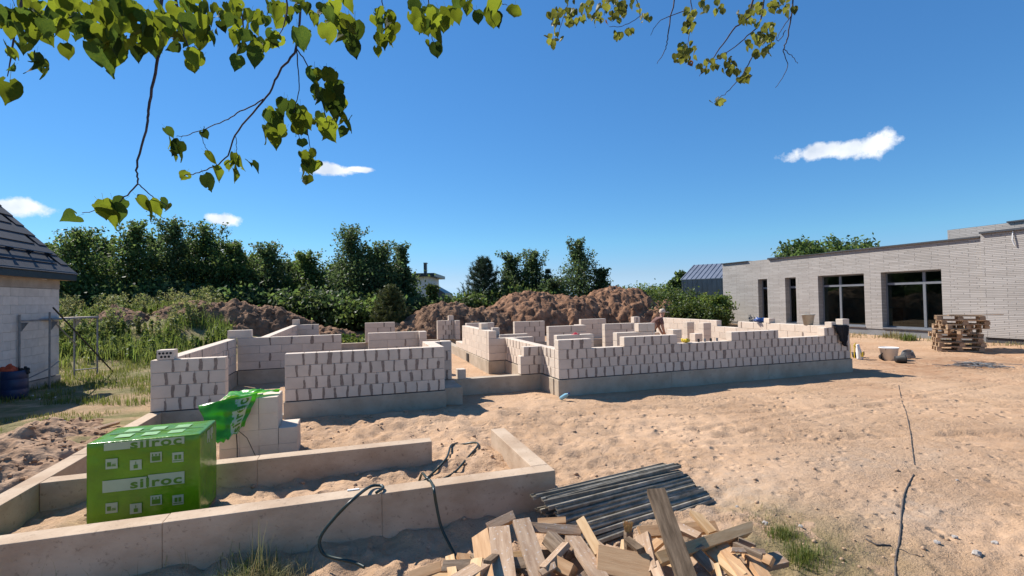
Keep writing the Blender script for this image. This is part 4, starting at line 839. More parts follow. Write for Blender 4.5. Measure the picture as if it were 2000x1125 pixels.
# ------------------------------------------------------------------ green wrapped package of blocks
def text_mesh(s, size, bold=.0):
    cu = bpy.data.curves.new('t', 'FONT'); cu.body = s; cu.size = size; cu.offset = bold; cu.align_x = 'LEFT'; cu.resolution_u = 3; cu.space_character = 1.12
    ob = bpy.data.objects.new('t', cu); C.objects.link(ob); dg = bpy.context.evaluated_depsgraph_get(); me_ = bpy.data.meshes.new_from_object(ob.evaluated_get(dg)); bpy.data.objects.remove(ob); bpy.data.curves.remove(cu); return me_
PK = Vector((-1.75, 5.41, -.27)); pk = empty('wrapped_package', PK, 'pallet-sized package of blocks wrapped in green printed film inside the annex foundation', 'package')
hx, hy, hz = .42, .29, .77
n = 14
bm_ = bmesh.new(); bmesh.ops.create_cube(bm_, size=1)
for v_ in bm_.verts: v_.co = Vector((v_.co.x*2*hx, v_.co.y*2*hy, (v_.co.z+.5)*hz))
bmesh.ops.subdivide_edges(bm_, edges=bm_.edges[:], cuts=n, use_grid_fill=True)
for v_ in bm_.verts:
    x, y, z = v_.co
    e = .0085*float(fbm(np.array([x*4+3]), np.array([(z+y)*5]), 3, 1)[0]) + .004*math.sin(z*55+x*3)*(.3+.7*(abs(x) > .36))
    edge = (abs(abs(x)-hx) < .001)+(abs(abs(y)-hy) < .001)+(abs(z-hz) < .001)
    if edge == 1:
        if abs(abs(y)-hy) < .001: v_.co.y += e*(1 if y > 0 else -1)
        elif abs(abs(x)-hx) < .001: v_.co.x += e*(1 if x > 0 else -1)
        else: v_.co.z += e*.8
me_ = bpy.data.meshes.new('film_wrap'); bm_.to_mesh(me_); bm_.free()
for p in me_.polygons: p.use_smooth = True
wrap = mesh_obj('film_wrap', me_, M['green'], pk); md = wrap.modifiers.new('b', 'BEVEL'); md.width = .012; md.segments = 2; md.limit_method = 'ANGLE'
mb = MB()
for k in (-1, 0, 1): mb.box(-hx+.02, hx-.02, -.04+.24*k, .04+.24*k, -.13, -.03)
mb.box(-hx, hx, -hy+.01, hy-.01, -.03, -.002).build('pallet_base', M['pallet'], pk)
def plate(x0, x1, z0, z1, d, m, name, y=-hy): return MB().box(x0, x1, y-d, y-d+.0015, z0, z1).build(name, M[m], wrap)
def word(zc, h, cut=None):
    t = text_mesh('silroc', h*1.42, .003); xs = [v_.co.x for v_ in t.vertices]; wdt = max(xs)-min(xs); sx = .385/wdt
    for v_ in t.vertices:
        x, z = v_.co.x-min(xs), v_.co.y; v_.co = Vector((-.10+x*sx, -hy-.0125, min(zc+z, cut) if cut else zc+z))
    t.materials.append(M['greenink']); o = bpy.data.objects.new('lettering', t); link(o, wrap)
plate(-.30, .02, .345, .445, .0105, 'print', 'print_bar'); plate(.03, .305, .350, .456, .0105, 'print', 'print_bar'); word(.358, .075)
plate(-.29, .305, .70, .762, .0105, 'print', 'print_bar'); word(.70, .075, .76)
def icon(x, z, kind, s=.043):
    plate(x-s, x+s, z-s, z+s, .0105, 'print', 'pictogram')
    g = lambda a, b, c2, d: plate(x+a*s, x+b*s, z+c2*s, z+d*s, .0122, 'greenink', 'pictogram_mark')
    if kind == 0: g(-.75, -.1, -.5, .35); g(.0, .7, -.5, -.3); g(.1, .7, -.2, -.05)
    elif kind == 1: g(-.35, .35, -.7, .05); g(-.06, .06, .1, .7)
    elif kind == 2: g(-.75, .75, -.75, .2); g(-.7, -.5, .25, .7); g(.5, .7, .25, .7); g(-.15, .15, .3, .6)
    else: g(-.6, -.08, -.4, .5); g(.08, .6, -.4, .5); g(-.85, .85, -.75, -.6)
for z_, in ((.585,), (.21,)):
    for k, x in enumerate((-.235, -.06, .09, .255)): icon(x, z_-(.03 if k == 1 else 0)+(.02 if k == 2 else 0), k)
for k in range(3):
    for j_ in range(2): MB().box(-.27+.2*k, -.15+.2*k, -.17+.2*j_, -.05+.2*j_, hz+.0045, hz+.0052).build('print_patch', M['greenfade'], wrap)
MB().box(-.36, .38, -.012, .004, hz+.0045, hz+.006).build('film_seam', M['greenink'], wrap)
for k, (x0, h_) in enumerate(((.03, .10), (.06, .07), (.09, .11), (.14, .06), (.17, .10), (.20, .05))): MB().box(hx+.0065, hx+.008, x0-.1, x0-.08, hz-.04-h_, hz-.03).build('print_stroke', M['print'], wrap)
# loose green film hanging off the opened stack
FL = Vector((-1.3, 6.9, .48)); fl = empty('loose_film', FL, 'torn green printed film draped over the opened block stack', 'film')
A_, B_, C2_, D_ = at(386, 793, 6.0), at(505, 766, 6.14), at(476, 832, 6.05), at(424, 868, 5.85)
def flap(s, t):
    p = (A_*(1-s)+B_*s)*(1-t)+(D_*(1-s)+C2_*s)*t
    w_ = .018*math.sin(9*s+3*t)+.012*math.sin(17*t-6*s)+.03*float(fbm(np.array([s*3+1]), np.array([t*3]), 3, 3)[0])
    p = p+Vector((-.25, -1, 0))*w_; p.z += -.03*math.sin(math.pi*s)*t+.015*math.sin(23*s)*(t > .9); return p
ns, nt = 40, 30
V = [tuple(flap(i_/ns, j_/nt)-FL) for j_ in range(nt+1) for i_ in range(ns+1)]; F = [(j_*(ns+1)+i_, j_*(ns+1)+i_+1, (j_+1)*(ns+1)+i_+1, (j_+1)*(ns+1)+i_) for j_ in range(nt) for i_ in range(ns)]
mb = MB(); mb.v, mb.f = V, F; fo = mb.build('hanging_flap', M['greenlight'], fl, True); md = fo.modifiers.new('s', 'SOLIDIFY'); md.thickness = .003
def topf(s, t):
    u_ = -1.55+.62*s; v_ = 6.86+.42*t+.02*math.sin(11*s); z = .50+.018*abs(math.sin(8*s+5*t))+.03*float(fbm(np.array([s*5]), np.array([t*5+2]), 3, 4)[0])+.02
    if t > 1-.55*s and s > .6: v_ = min(v_, 6.86+.42*(1-.55*s))
    if s < .12: z -= (.12-s)*.3
    v_ += max(0, (s-.45))*.42*(1-t)
    return Vector((u_, v_, z))
mb = MB(); mb.v = [tuple(topf(i_/30, j_/20)-FL) for j_ in range(21) for i_ in range(31)]; mb.f = [(j_*31+i_, j_*31+i_+1, (j_+1)*31+i_+1, (j_+1)*31+i_) for j_ in range(20) for i_ in range(30)]; mb.build('top_sheet', M['greenlight'], fl, True)
mb = MB(); p_ = []
for j_ in range(13):
    for i_ in range(9): p_.append(tuple(flap(.50+.32*i_/8+.10*(1-j_/12), .06+.92*j_/12)+Vector((.002, -.0045, 0))-FL))
mb.v = p_; mb.f = [(j_*9+i_, j_*9+i_+1, (j_+1)*9+i_+1, (j_+1)*9+i_) for j_ in range(12) for i_ in range(8)]; mb.build('print_band', M['print'], fl, True)
t = text_mesh('silroc', 1, .025); xs = [v_.co.x for v_ in t.vertices]; mnx, mxx = min(xs), max(xs)
for v_ in t.vertices:
    a = (v_.co.x-mnx)/(mxx-mnx); b = v_.co.y/.8; tt = .96-.86*a; s = .53+.10*(1-tt)+.27*(1-b)*.9; v_.co = flap(s, tt)+Vector((.003, -.009, 0))-FL
t.materials.append(M['greenink']); link(bpy.data.objects.new('lettering', t), fl)
st1 = MB(); a = at(472, 829, 6.4); p0 = Vector((a.x, 6.86, a.z)); st1.tube([p0, p0+Vector((.01, 0, -.2)), p0+Vector((.012, .0, -.62))], .006, 6); st1.build('strap', M['black'], fl, loc=-FL)
st2 = MB(); st2.tube([p0+Vector((0, 0, .02)), p0+Vector((.12, -.01, -.1)), p0+Vector((.22, -.02, -.34)), p0+Vector((.26, -.02, -.66))], .004, 6); st2.build('strap', M['black'], fl, loc=-FL)
# ------------------------------------------------------------------ garden hose over the foundation wall
def curve_pts(P, n=10):
    P = [Vector(p) for p in P]; out_ = []
    for i_ in range(len(P)-1):
        p0, p1, p2, p3 = P[max(0, i_-1)], P[i_], P[i_+1], P[min(len(P)-1, i_+2)]
        for k in range(n):
            t = k/n; out_.append(.5*((2*p1)+(p2-p0)*t+(2*p0-5*p1+4*p2-p3)*t*t+(-p0+3*p1-3*p2+p3)*t**3))
    return out_+[P[-1]]
hz0 = lambda px, py, z: on_z(px, py, z)
hp = [at(712, 1108, 3.75), at(690, 1098, 3.8), at(640, 1086, 3.86), at(625, 1068, 3.88), at(628, 1045, 3.9), at(655, 1010, 3.95), at(690, 975, 4.0), on_z(722, 951, .03), on_z(742, 948, .022), on_z(748, 953, .02), on_z(735, 962, .022)]
hose = MB(); hose.tube(curve_pts(hp), .0135, 8)
hp2 = [on_z(893, 1092, -.43), at(880, 1068, 4.08), at(862, 1030, 4.14), at(852, 985, 4.17), at(847, 955, 4.18), on_z(841, 940, .012), on_z(832, 932, .013), on_z(828, 934, -.12)+Vector((0, .14, 0))]
q = [(820, 940), (845, 920), (872, 905), (882, 880), (900, 871), (925, 873), (934, 884), (915, 902), (890, 922), (866, 934)]
hp2 += [Vector((p.x, p.y, tz(p.x, p.y)+.015)) for p in (on_z(x, y, -.25) for x, y in q)]
hose.tube(curve_pts(hp2), .0125, 8); ho = hose.build('garden_hose', M['hose'], None, True); tag(ho, 'dark green garden hose looped over the near foundation wall', 'hose')
MB().box(-.05, .05, -.012, .012, 0, .006).build('paper_scrap', M['white'], None, loc=on_z(690, 957, .002)+Vector((0, 0, .001))); tag(bpy.data.objects['paper_scrap'], 'white paper scrap lying on the near foundation wall', 'scrap')
# ------------------------------------------------------------------ scrap wood pile
def board(p0, p1, w_, t_, m, label, group='boards of the scrap wood pile', roll=0, point=0, name='board'):
    p0, p1 = Vector(p0), Vector(p1); ax = p1-p0; L_ = ax.length; ax.normalize(); mid = (p0+p1)/2; view = (Vector((0, 0, EYE))-mid).normalized(); nrm = (view*.55+Vector((0, 0, .8))); nrm = (nrm-ax*nrm.dot(ax)).normalized(); nrm = Matrix.Rotation(roll, 3, ax) @ nrm; sd_ = nrm.cross(ax)
    pts = [(-L_/2, -w_/2), (L_/2, -w_/2+rs.uniform(0, .01)), (L_/2+rs.uniform(-.01, .01), w_/2), (-L_/2+rs.uniform(-.015, .015), w_/2)]
    if point: pts = [(-L_/2, -w_/2), (L_/2-point, -w_/2), (L_/2, w_/2-.012), (L_/2-.01, w_/2), (-L_/2, w_/2)]
    mb = MB(); mb.poly_prism(pts, -t_/2, t_/2); o = mb.build(name, M[m], bevel=.002)
    o.matrix_world = Matrix(((ax.x, sd_.x, nrm.x, mid.x), (ax.y, sd_.y, nrm.y, mid.y), (ax.z, sd_.z, nrm.z, mid.z), (0, 0, 0, 1)))
    return tag(o, label, 'board', group)
BD = [  # far end px, near end px (+ distances), width, thickness, material, roll, label
 (975, 1030, 3.75, 992, 1185, 3.1, .155, .03, 'wood_dirty', .1, 'wide cracked board standing upright at the left of the wood pile'),
 (1018, 1018, 3.8, 1068, 1165, 3.15, .135, .03, 'wood_dirty', -.15, 'long sloping board right beside the wide cracked board'),
 (940, 1045, 3.75, 960, 1170, 3.2, .14, .045, 'wood', .5, 'tilted board with concrete specks left of the wide cracked board'),
 (955, 1032, 3.85, 1005, 1008, 3.9, .07, .06, 'wood_dirty', .3, 'short pale offcut on the crest of the pile'),
 (1035, 1030, 3.82, 1135, 1037, 3.75, .07, .03, 'wood_dirty', .5, 'splintered board lying crosswise on the pile'),
 (1050, 1022, 3.95, 1105, 1019, 3.95, .06, .04, 'wood', 0, 'small offcut behind the splintered board'),
 (1072, 1050, 3.7, 1112, 1090, 3.5, .10, .08, 'wood_grey', .9, 'dark thick offcut in the hollow of the pile'),
 (1135, 1018, 3.78, 1172, 1085, 3.45, .07, .05, 'wood_pale', .25, 'yellowish squared timber end left of the straw brush'),
 (1118, 1050, 3.65, 1185, 1150, 3.1, .12, .028, 'wood_dirty', -.3, 'grey-brown board leaning right in the middle of the pile'),
 (1082, 1100, 3.4, 1120, 1120, 3.3, .09, .08, 'wood', .4, 'square beam end in the front of the pile'),
 (879, 1090, 3.6, 890, 1160, 3.25, .065, .04, 'wood_pale', .1, 'narrow upright batten with nail holes at the left of the pile'),
 (800, 1128, 3.55, 862, 1108, 3.6, .075, .03, 'wood', .2, 'board end lying flat at the far left of the pile'),
 (903, 1085, 3.65, 930, 1150, 3.3, .09, .03, 'wood', -.4, 'orange board tilted behind the narrow batten'),
 (1281, 958, 3.72, 1352, 1165, 3.02, .135, .032, 'wood_dark', -.12, 'long weathered grey-brown board standing up across the pile'),
 (1165, 1098, 3.35, 1268, 1118, 3.3, .19, .09, 'wood', .15, 'thick beam end showing growth rings in front'),
 (1255, 1045, 3.6, 1272, 1120, 3.25, .11, .025, 'wood_dirty', .6, 'wedge-shaped offcut left of the weathered board'),
 (1283, 1094, 3.35, 1470, 1031, 3.75, .075, .065, 'wood_pale', .35, 'long yellow squared beam with a slanted tip pointing right'),
 (1392, 1042, 3.8, 1352, 997, 4.0, .075, .03, 'wood_pale', .2, 'pointed pale stake behind the yellow beam'),
 (1250, 1040, 3.85, 1400, 1030, 3.9, .09, .028, 'wood', .2, 'flat plank lying behind the weathered board'),
 (1405, 1062, 3.6, 1462, 1140, 3.2, .10, .03, 'wood', -.2, 'board sloping down right under the yellow beam'),
 (1418, 1054, 3.7, 1508, 1098, 3.45, .065, .06, 'wood', .5, 'square batten at the right edge of the pile'),
 (1385, 1075, 3.55, 1450, 1130, 3.25, .09, .025, 'wood_pale', 0, 'thin pale board below the yellow beam'),
 (1460, 1080, 3.55, 1500, 1140, 3.2, .10, .03, 'wood', -.4, 'broken board at the lower right of the pile'),
 (1352, 1072, 3.5, 1395, 1115, 3.3, .07, .02, 'wood_grey', .3, 'dark grey slat in the gap under the yellow beam'),
 (1440, 1060, 3.6, 1475, 1075, 3.55, .08, .03, 'wood_grey', .9, 'small grey offcut under the tip of the beam'),
 (1280, 1105, 3.3, 1300, 1160, 3.05, .07, .05, 'wood_dirty', .4, 'short upright offcut left of the weathered board'),
 (1400, 1105, 3.3, 1412, 1150, 3.1, .035, .03, 'wood_pale', .2, 'thin pale lath at the bottom edge'),
 (1300, 1018, 3.95, 1365, 1050, 3.75, .08, .025, 'wood_dirty', -.1, 'plank end behind the stake')]
for (x0, y0, d0, x1, y1, d1, w_, t_, mm, ro, lb) in BD: board(at(x0, y0, d0), at(x1, y1, d1), w_, max(t_*1.15, .038), mm, lb, roll=ro, point=.07 if 'tip' in lb or 'pointed' in lb else 0)
for k in range(26):   # boards buried in the pile
    c = on_z(rs.uniform(900, 1470), rs.uniform(1085, 1150), -.30+.12*rs.random()); a_ = rs.uniform(0, 3.14); L_ = rs.uniform(.35, .7); d = Vector((math.cos(a_), math.sin(a_), rs.uniform(-.12, .12)))*L_/2
    board(c-d, c+d, rs.uniform(.07, .13), rs.uniform(.025, .05), rs.choice(['wood', 'wood_dirty', 'wood_grey', 'wood_pale']), 'offcut board buried low in the scrap wood pile', 'buried boards of the scrap wood pile', rs.uniform(-.4, .4))
for k in range(10):   # small chips and offcut ends on top of the pile
    x_ = rs.uniform(860, 1490); y_ = rs.uniform(1062, 1120) if x_ > 930 else rs.uniform(1100, 1125); c = at(x_, y_, 3.62-.0042*(y_-1040)+rs.uniform(-.05, .02)); a_ = rs.uniform(0, 3.14); L_ = rs.uniform(.10, .30); d = Vector((math.cos(a_), math.sin(a_), rs.uniform(-.3, .3)))*L_/2
    board(c-d, c+d, rs.uniform(.03, .08), rs.uniform(.018, .04), rs.choice(['wood', 'wood_dirty', 'wood_dirty', 'wood_grey', 'wood_dark']), 'small chip or offcut lying loose on the scrap wood pile', 'small offcuts on the scrap wood pile', rs.uniform(-.8, .8))
br = empty('straw_brush', at(1228, 1075, 3.7), 'old straw brush head sticking up between the boards', 'brush')
MB().box(-.028, .028, -.02, .02, -.1, .14).build('handle', M['wood_grey'], br)
sb = MB()
for k in range(110):
    a_ = rs.uniform(0, 6.28); r_ = rs.random()**.5*.03; t0 = Vector((r_*math.cos(a_)*.9, r_*math.sin(a_)*.7, .135)); sb.tube([t0, t0+Vector((math.cos(a_)*.025*rs.random(), math.sin(a_)*.02*rs.random(), .05+.035*rs.random()))], [.0022, .0016], 4)
s_o = sb.build('bristles', M['straw'], br); s_o['kind'] = 'stuff'
# ------------------------------------------------------------------ galvanised steel posts
def post_mesh(L_):
    pr = [(x*.95, y*1.0) for x, y in [(-.035, 0), (-.03, .03), (-.018, .034), (-.012, .018), (.012, .018), (.018, .034), (.03, .03), (.035, 0)]]; t_ = .0028
    inner = [(x*.88, y-t_ if y > .001 else y) for x, y in pr][::-1]; pts = pr+inner; mb = MB(); mb.poly_prism(pts, -L_/2, L_/2, Matrix(((0, 0, 1, 0), (1, 0, 0, 0), (0, 1, 0, 0), (0, 0, 0, 1))))
    for k in range(3):
        x = (-.42+.41*k)*L_; mb.box(x, x+.022, -.006, .006, .0185, .0192); mb.box(x+.04, x+.05, -.006, .006, .0185, .0192)
    me_ = bpy.data.meshes.new('steel_post'); me_.from_pydata(mb.v, [], mb.f); me_.materials.append(M['zinc']); return me_
PM = post_mesh(1.62)
fl0, fr0 = on_z(1150, 1062, -.42), on_z(1372, 990, -.40); bl0, br0 = on_z(1052, 975, -.16), on_z(1300, 918, -.16)
for k in range(14):
    t = (k/13)**.9; a, b = fl0.lerp(bl0, t), fr0.lerp(br0, t); ax = (b-a).normalized(); mid = (a+b)/2+ax*rs.uniform(-.06, .06); ax = (ax+Vector((0, rs.uniform(-.03, .03), rs.uniform(-.02, .02)))).normalized(); nrm = Vector((rs.uniform(-.4, .4), rs.uniform(-.6, .1), 1)); nrm = (nrm-ax*nrm.dot(ax)).normalized(); sd_ = nrm.cross(ax)
    o = bpy.data.objects.new('steel_post', PM); z_ = -.40+.27*min(1, t*1.25)
    o.matrix_world = Matrix(((ax.x, sd_.x, nrm.x, mid.x), (ax.y, sd_.y, nrm.y, mid.y), (ax.z, sd_.z, nrm.z, z_), (0, 0, 0, 1))); link(o)
    tag(o, 'topmost galvanised steel post at the back of the post stack' if k == 13 else 'frontmost galvanised steel post lying next to the boards' if k == 0 else '%s galvanised steel fence post from the front of the post stack' % ORD[k], 'post', 'stacked steel posts')
for k in range(12):   # lower layer carrying the upper posts
    t = k/11*.8+.12; a, b = fl0.lerp(bl0, t), fr0.lerp(br0, t); ax = (b-a); ax.z = 0; ax.normalize(); mid = (a+b)/2; o = bpy.data.objects.new('steel_post', PM); nrm = Vector((0, rs.uniform(-.5, .5), 1)).normalized(); nrm = (nrm-ax*nrm.dot(ax)).normalized(); sd_ = nrm.cross(ax)
    o.matrix_world = Matrix(((ax.x, sd_.x, nrm.x, mid.x), (ax.y, sd_.y, nrm.y, mid.y+.03), (ax.z, sd_.z, nrm.z, -.40+.27*min(1, t*1.25)*.5), (0, 0, 0, 1))); link(o); tag(o, 'galvanised steel fence post hidden in the lower layer of the post stack', 'post', 'stacked steel posts')
# ------------------------------------------------------------------ wooden pallets by the brick house
def pallet_parts():
    parts = []
    def me_of(mb, nm): me_ = bpy.data.meshes.new(nm); me_.from_pydata(mb.v, [], mb.f); me_.materials.append(M['pallet']); return me_
    dk = me_of(MB().box(-.6, .6, -.05, .05, 0, .02), 'deck_board'); blk = me_of(MB().box(-.07, .07, -.05, .05, 0, .08), 'spacer_block'); cr = me_of(MB().box(-.05, .05, -.4, .4, 0, .02), 'stringer_board')
    for y in (-.35, -.175, 0, .175, .35): parts.append(('deck_board', dk, (0, y, .124)))
    for x in (-.53, 0, .53):
        parts.append(('stringer_board', cr, (x, 0, .103)))
        for y in (-.35, 0, .35): parts.append(('spacer_block', blk, (x, y, .021)))
    for y in (-.35, 0, .35): parts.append(('bottom_board', dk, (0, y, 0)))
    return parts
PP = pallet_parts(); pc = Vector((19.27, 11.18, 0)); zz = tz(pc.x, pc.y)+.0
ordn = ['lowest', 'second lowest', 'third lowest', 'fourth lowest', 'fourth highest', 'third highest', 'second highest', 'topmost']
for k in range(8):
    rz = R(-48)+[.0, .06, -.05, .12, .9, .35, .02, -.1, .14][k]; off_ = [(0, 0), (.03, -.02), (.06, .04), (.0, .05), (.02, .0), (.1, -.05), (.12, -.1), (.05, -.06), (-.12, .08)][k]
    e_ = empty('pallet', (pc.x+off_[0], pc.y+off_[1], zz+.146*k+.0), ordn[k]+' wooden pallet of the crooked stack by the brick house', 'pallet', 'pallets stacked by the brick house', rz); e_.rotation_euler = (R([0, .3, -.4, .5, .8, -.5, .4, -.3, .6][k]), 0, rz)
    for nm, me_, l_ in PP: o = bpy.data.objects.new(nm, me_); o.location = l_; link(o, e_)
tag(MB().box(-.75, .75, -.05, .05, 0, .022).build('plank', M['wood_dirty'], None), 'loose long plank lying on top of the pallet stack', 'plank'); o = bpy.data.objects['plank']; o.location = (pc.x+.35, pc.y-.35, zz+.146*8+.006); o.rotation_euler = (0, 0, R(-32))
wt = MB(); wc = on_z(1908, 722, -.42)
for k in range(60):
    a_ = rs.uniform(0, 6.28); p = Vector((wc.x+rs.gauss(0, .32), wc.y+rs.gauss(0, .2), tz(wc.x, wc.y)+.02+.05*rs.random())); d = Vector((math.cos(a_), math.sin(a_), rs.uniform(-.1, .1)))*rs.uniform(.15, .4); wt.tube([p-d, p+Vector((0, 0, .03*rs.random())), p+d], .007, 4)
tag(wt.build('wire_tangle', M['wire']), 'flat tangle of grey wire on the sand in front of the pallets', 'wire')
# ------------------------------------------------------------------ things beyond the right end of the walls
bc = on_z(1680, 703, -.38); bag = empty('cement_bag', (bc.x, bc.y, tz(bc.x, bc.y)), 'white and yellow paper cement bag standing on the sand', 'bag', rz=R(25))
def bagshape(x, t): return x*(1-.35*t**3)
mb = MB(); rows = 9; seg_ = 14
for i_ in range(rows):
    t = i_/(rows-1)
    for k in range(seg_):
        a_ = 2*math.pi*k/seg_; r1_ = .13*(1+.10*math.sin(3*a_+t*4)); r2_ = .07*(1-.8*t**2)+.012; mb.v.append((r1_*math.cos(a_)*(1-.12*t), r2_*math.sin(a_)+.05*t, .46*t))
for i_ in range(rows-1):
    for k in range(seg_): mb.f.append((i_*seg_+k, i_*seg_+(k+1) % seg_, (i_+1)*seg_+(k+1) % seg_, (i_+1)*seg_+k))
mb.f.append(tuple(range(seg_-1, -1, -1))); mb.f.append(tuple((rows-1)*seg_+k for k in range(seg_))); bo = mb.build('sack', M['white'], bag, True)
MB().box(-.135, -.02, -.096, -.075, .1, .24).build('yellow_print', M['yellow'], bag); MB().box(.0, .12, -.094, -.074, .13, .24).build('yellow_print', M['wood_pale'], bag)
yc = on_z(1667, 700, -.38); yt = empty('yellow_trolley', (yc.x+.12, yc.y, tz(yc.x, yc.y)), 'yellow metal tool frame with black tub half hidden behind the wall end', 'tool', rz=R(10))
ym = MB(); ym.tube([(-.1, 0, 0), (-.1, 0, .42), (-.02, 0, .46)], .016, 6); ym.tube([(-.1, .12, 0), (-.1, .12, .42)], .016, 6); ym.tube([(-.1, .0, .40), (.22, .0, .20)], .016, 6); ym.build('frame', M['yellow'], yt); MB().lathe([(0, 0), (.1, 0), (.13, .16), (.12, .16), (.09, .02), (0, .02)], 14, Matrix.Translation((.12, .06, 0))).build('tub', M['black'], yt, True)
wc = on_z(1737, 707, -.4); z_ = tz(wc.x, wc.y)
def bucket(name, label, loc, r0_, r1_, h, m, rot=(0, 0, 0), handle=True):
    e_ = empty(name, loc, label, 'bucket'); e_.rotation_euler = rot
    MB().lathe([(0, 0), (r0_, 0), (r1_, h), (r1_+.012, h), (r1_+.012, h-.02), (r1_-.006, h-.02), (r1_-.008, h-.004), (r0_-.008, .01), (0, .01)], 22).build('shell', M[m], e_, True)
    if handle: MB().tube([(r1_*math.cos(t)*1.02, r1_*math.sin(t)*.35, h+.02+r1_*.15*math.sin(t)) for t in np.linspace(0, math.pi, 11)], .004, 6).build('handle', M['steel'], e_)
    return e_
cart = empty('white_mortar_tub', (wc.x, wc.y, z_), 'white plastic mortar tub standing between black buckets', 'tub', rz=R(20))
MB().lathe([(0, 0), (.18, 0), (.235, .38), (.25, .38), (.25, .355), (.222, .355), (.17, .02), (0, .02)], 24).build('tub', M['white'], cart, True); MB().tube([(.24*math.cos(t)*1.02, .24*math.sin(t)*.3, .36-.12*math.sin(t)) for t in np.linspace(0, math.pi, 11)], .006, 6).build('handle', M['steel'], cart)
wc = on_z(1722, 706, -.4); bucket('black_bucket', 'black bucket lying left of the white mortar tub', (wc.x, wc.y, tz(wc.x, wc.y)+.09), .08, .11, .2, 'black', (R(80), 0, R(-30)), False)
wc = on_z(1750, 712, -.4); bucket('black_bucket', 'black bucket tipped over in front of the white mortar tub', (wc.x, wc.y, tz(wc.x, wc.y)+.10), .09, .12, .22, 'black', (R(86), 0, R(60)), False)
wc = on_z(1773, 704, -.4); cm = MB(); z_ = tz(wc.x, wc.y)
for k in range(6): cm.tube([(wc.x+(.22-.012*k)*math.cos(t), wc.y+(.16-.01*k)*math.sin(t), z_+.03+.03*k+.06*max(0, math.sin(t+1))) for t in np.linspace(0, 6.2, 22)], .014, 6)
tag(cm.build('cable_coil', M['wire'], None, True), 'grey coil of cable on the sand right of the white mortar tub', 'coil')
bucket('mortar_bucket', 'grey bucket standing on top of the right side wall', (11.93, 10.42, .812), .115, .16, .29, 'galv_bucket', (0, 0, .5))
# black cloth over the wall end
cl0 = Vector((11.6, 9.4, .82)); cm = MB(); n1, n2 = 26, 34
for j_ in range(n2+1):
    for i_ in range(n1+1):
        s, t = i_/n1, j_/n2; u_ = 11.45+.48*s*(1-.45*max(0, t-.4))+.28*max(0, t-.3)*(1-s)*.9; nf = float(fbm(np.array([s*4]), np.array([t*5]), 3, 2)[0])
        if t < .4: v_ = 9.66-.37*t/.4; z = .845+.10*math.exp(-((s-.75)/.25)**2)*0+.03*abs(nf)
        else:
            v_ = 9.275-.03*math.sin(7*s)-.05*abs(nf); z = .845-(t-.4)*(.62+.28*s)+.02*nf
        cm.v.append((u_+.03*nf-cl0.x, v_-cl0.y, z-cl0.z))
cm.f = [(j_*(n1+1)+i_, j_*(n1+1)+i_+1, (j_+1)*(n1+1)+i_+1, (j_+1)*(n1+1)+i_) for j_ in range(n2) for i_ in range(n1)]
co = cm.build('work_jacket', M['cloth'], None, True, loc=cl0); md = co.modifiers.new('s', 'SOLIDIFY'); md.thickness = .012; tag(co, 'black jacket draped over the right end of the front wall', 'jacket')
def rag(name, label, loc, m, r_, h, seed, cat='rag'):
    bm2 = bmesh.new(); bmesh.ops.create_icosphere(bm2, subdivisions=3, radius=1); rr = random.Random(seed)
    ph = [rr.uniform(0, 6) for _ in range(6)]
    for v_ in bm2.verts:
        x, y, z = v_.co; f_ = 1+.22*math.sin(5*x+ph[0])*math.sin(4*y+ph[1])+.18*math.sin(9*y+ph[2]+3*z)+.1*math.sin(13*x+ph[3]); v_.co = Vector((x*r_*f_, y*r_*.7*f_, max(0, z*.5+.5)*h*f_))
    me_ = bpy.data.meshes.new(name); bm2.to_mesh(me_); bm2.free(); [setattr(p, 'use_smooth', True) for p in me_.polygons]; o = mesh_obj(name, me_, M[m]); o.location = loc; return tag(o, label, cat)
rag('blue_rag', 'crumpled blue rag lying on the right side wall', (11.93, 12.1, .812), 'blue', .2, .13, 1); rag('red_rag', 'crumpled red rag lying on an inner wall', at(1124, 656.5, 11.6)+Vector((0, 0, -.05)), 'redrag', .10, .11, 2)
p = on_z(1395, 667, .62); rag('yellow_sponge', 'yellow sponge on the front wall beside the trowel', (7.15, 9.41, .612), 'yellow', .10, .08, 3, 'sponge')
for k in range(4): tag(MB().lathe([(0, 0), (.025, 0), (.025, .07), (0, .07)], 10).build('small_tin', M['steel'] if k % 2 else M['black'], None, loc=(7.5+.17*k, 9.42, .612)), 'small tin in the row on top of the front wall', 'tin', 'tins on the front wall')
# left: bottle, wrapper, plank
p = on_z(1096, 780, -.33); bo = empty('plastic_bottle', (p.x, p.y, tz(p.x, p.y)+.035), 'light blue plastic bottle leaning at the foot of the wall corner', 'bottle'); bo.rotation_euler = (R(60), 0, R(20)); MB().lathe([(0, 0), (.04, .0), (.042, .02), (.042, .16), (.015, .22), (.015, .24), (0, .24)], 14).build('body', M['bottle'], bo, True); MB().lathe([(0, .24), (.018, .24), (.018, .265), (0, .265)], 12).build('cap', M['blue'], bo)
p = on_z(108, 852, -.3); rag('plastic_wrapper', 'blue and white crumpled wrapper on the sand at the left', (p.x, p.y, tz(p.x, p.y)), 'blue', .055, .06, 5, 'wrapper'); rag('plastic_wrapper', 'white scrap of film next to the blue wrapper', (p.x+.06, p.y+.05, tz(p.x, p.y)), 'white', .04, .07, 6, 'wrapper')
a, b = on_z(-60, 930, -.3), on_z(232, 834, -.24); a.z = tz(a.x, a.y)+.03; b.z = tz(b.x, b.y)+.05; board(a, b, .05, .04, 'wood_dirty', 'long thin plank lying on the sand left of the annex foundation', None, name='plank')
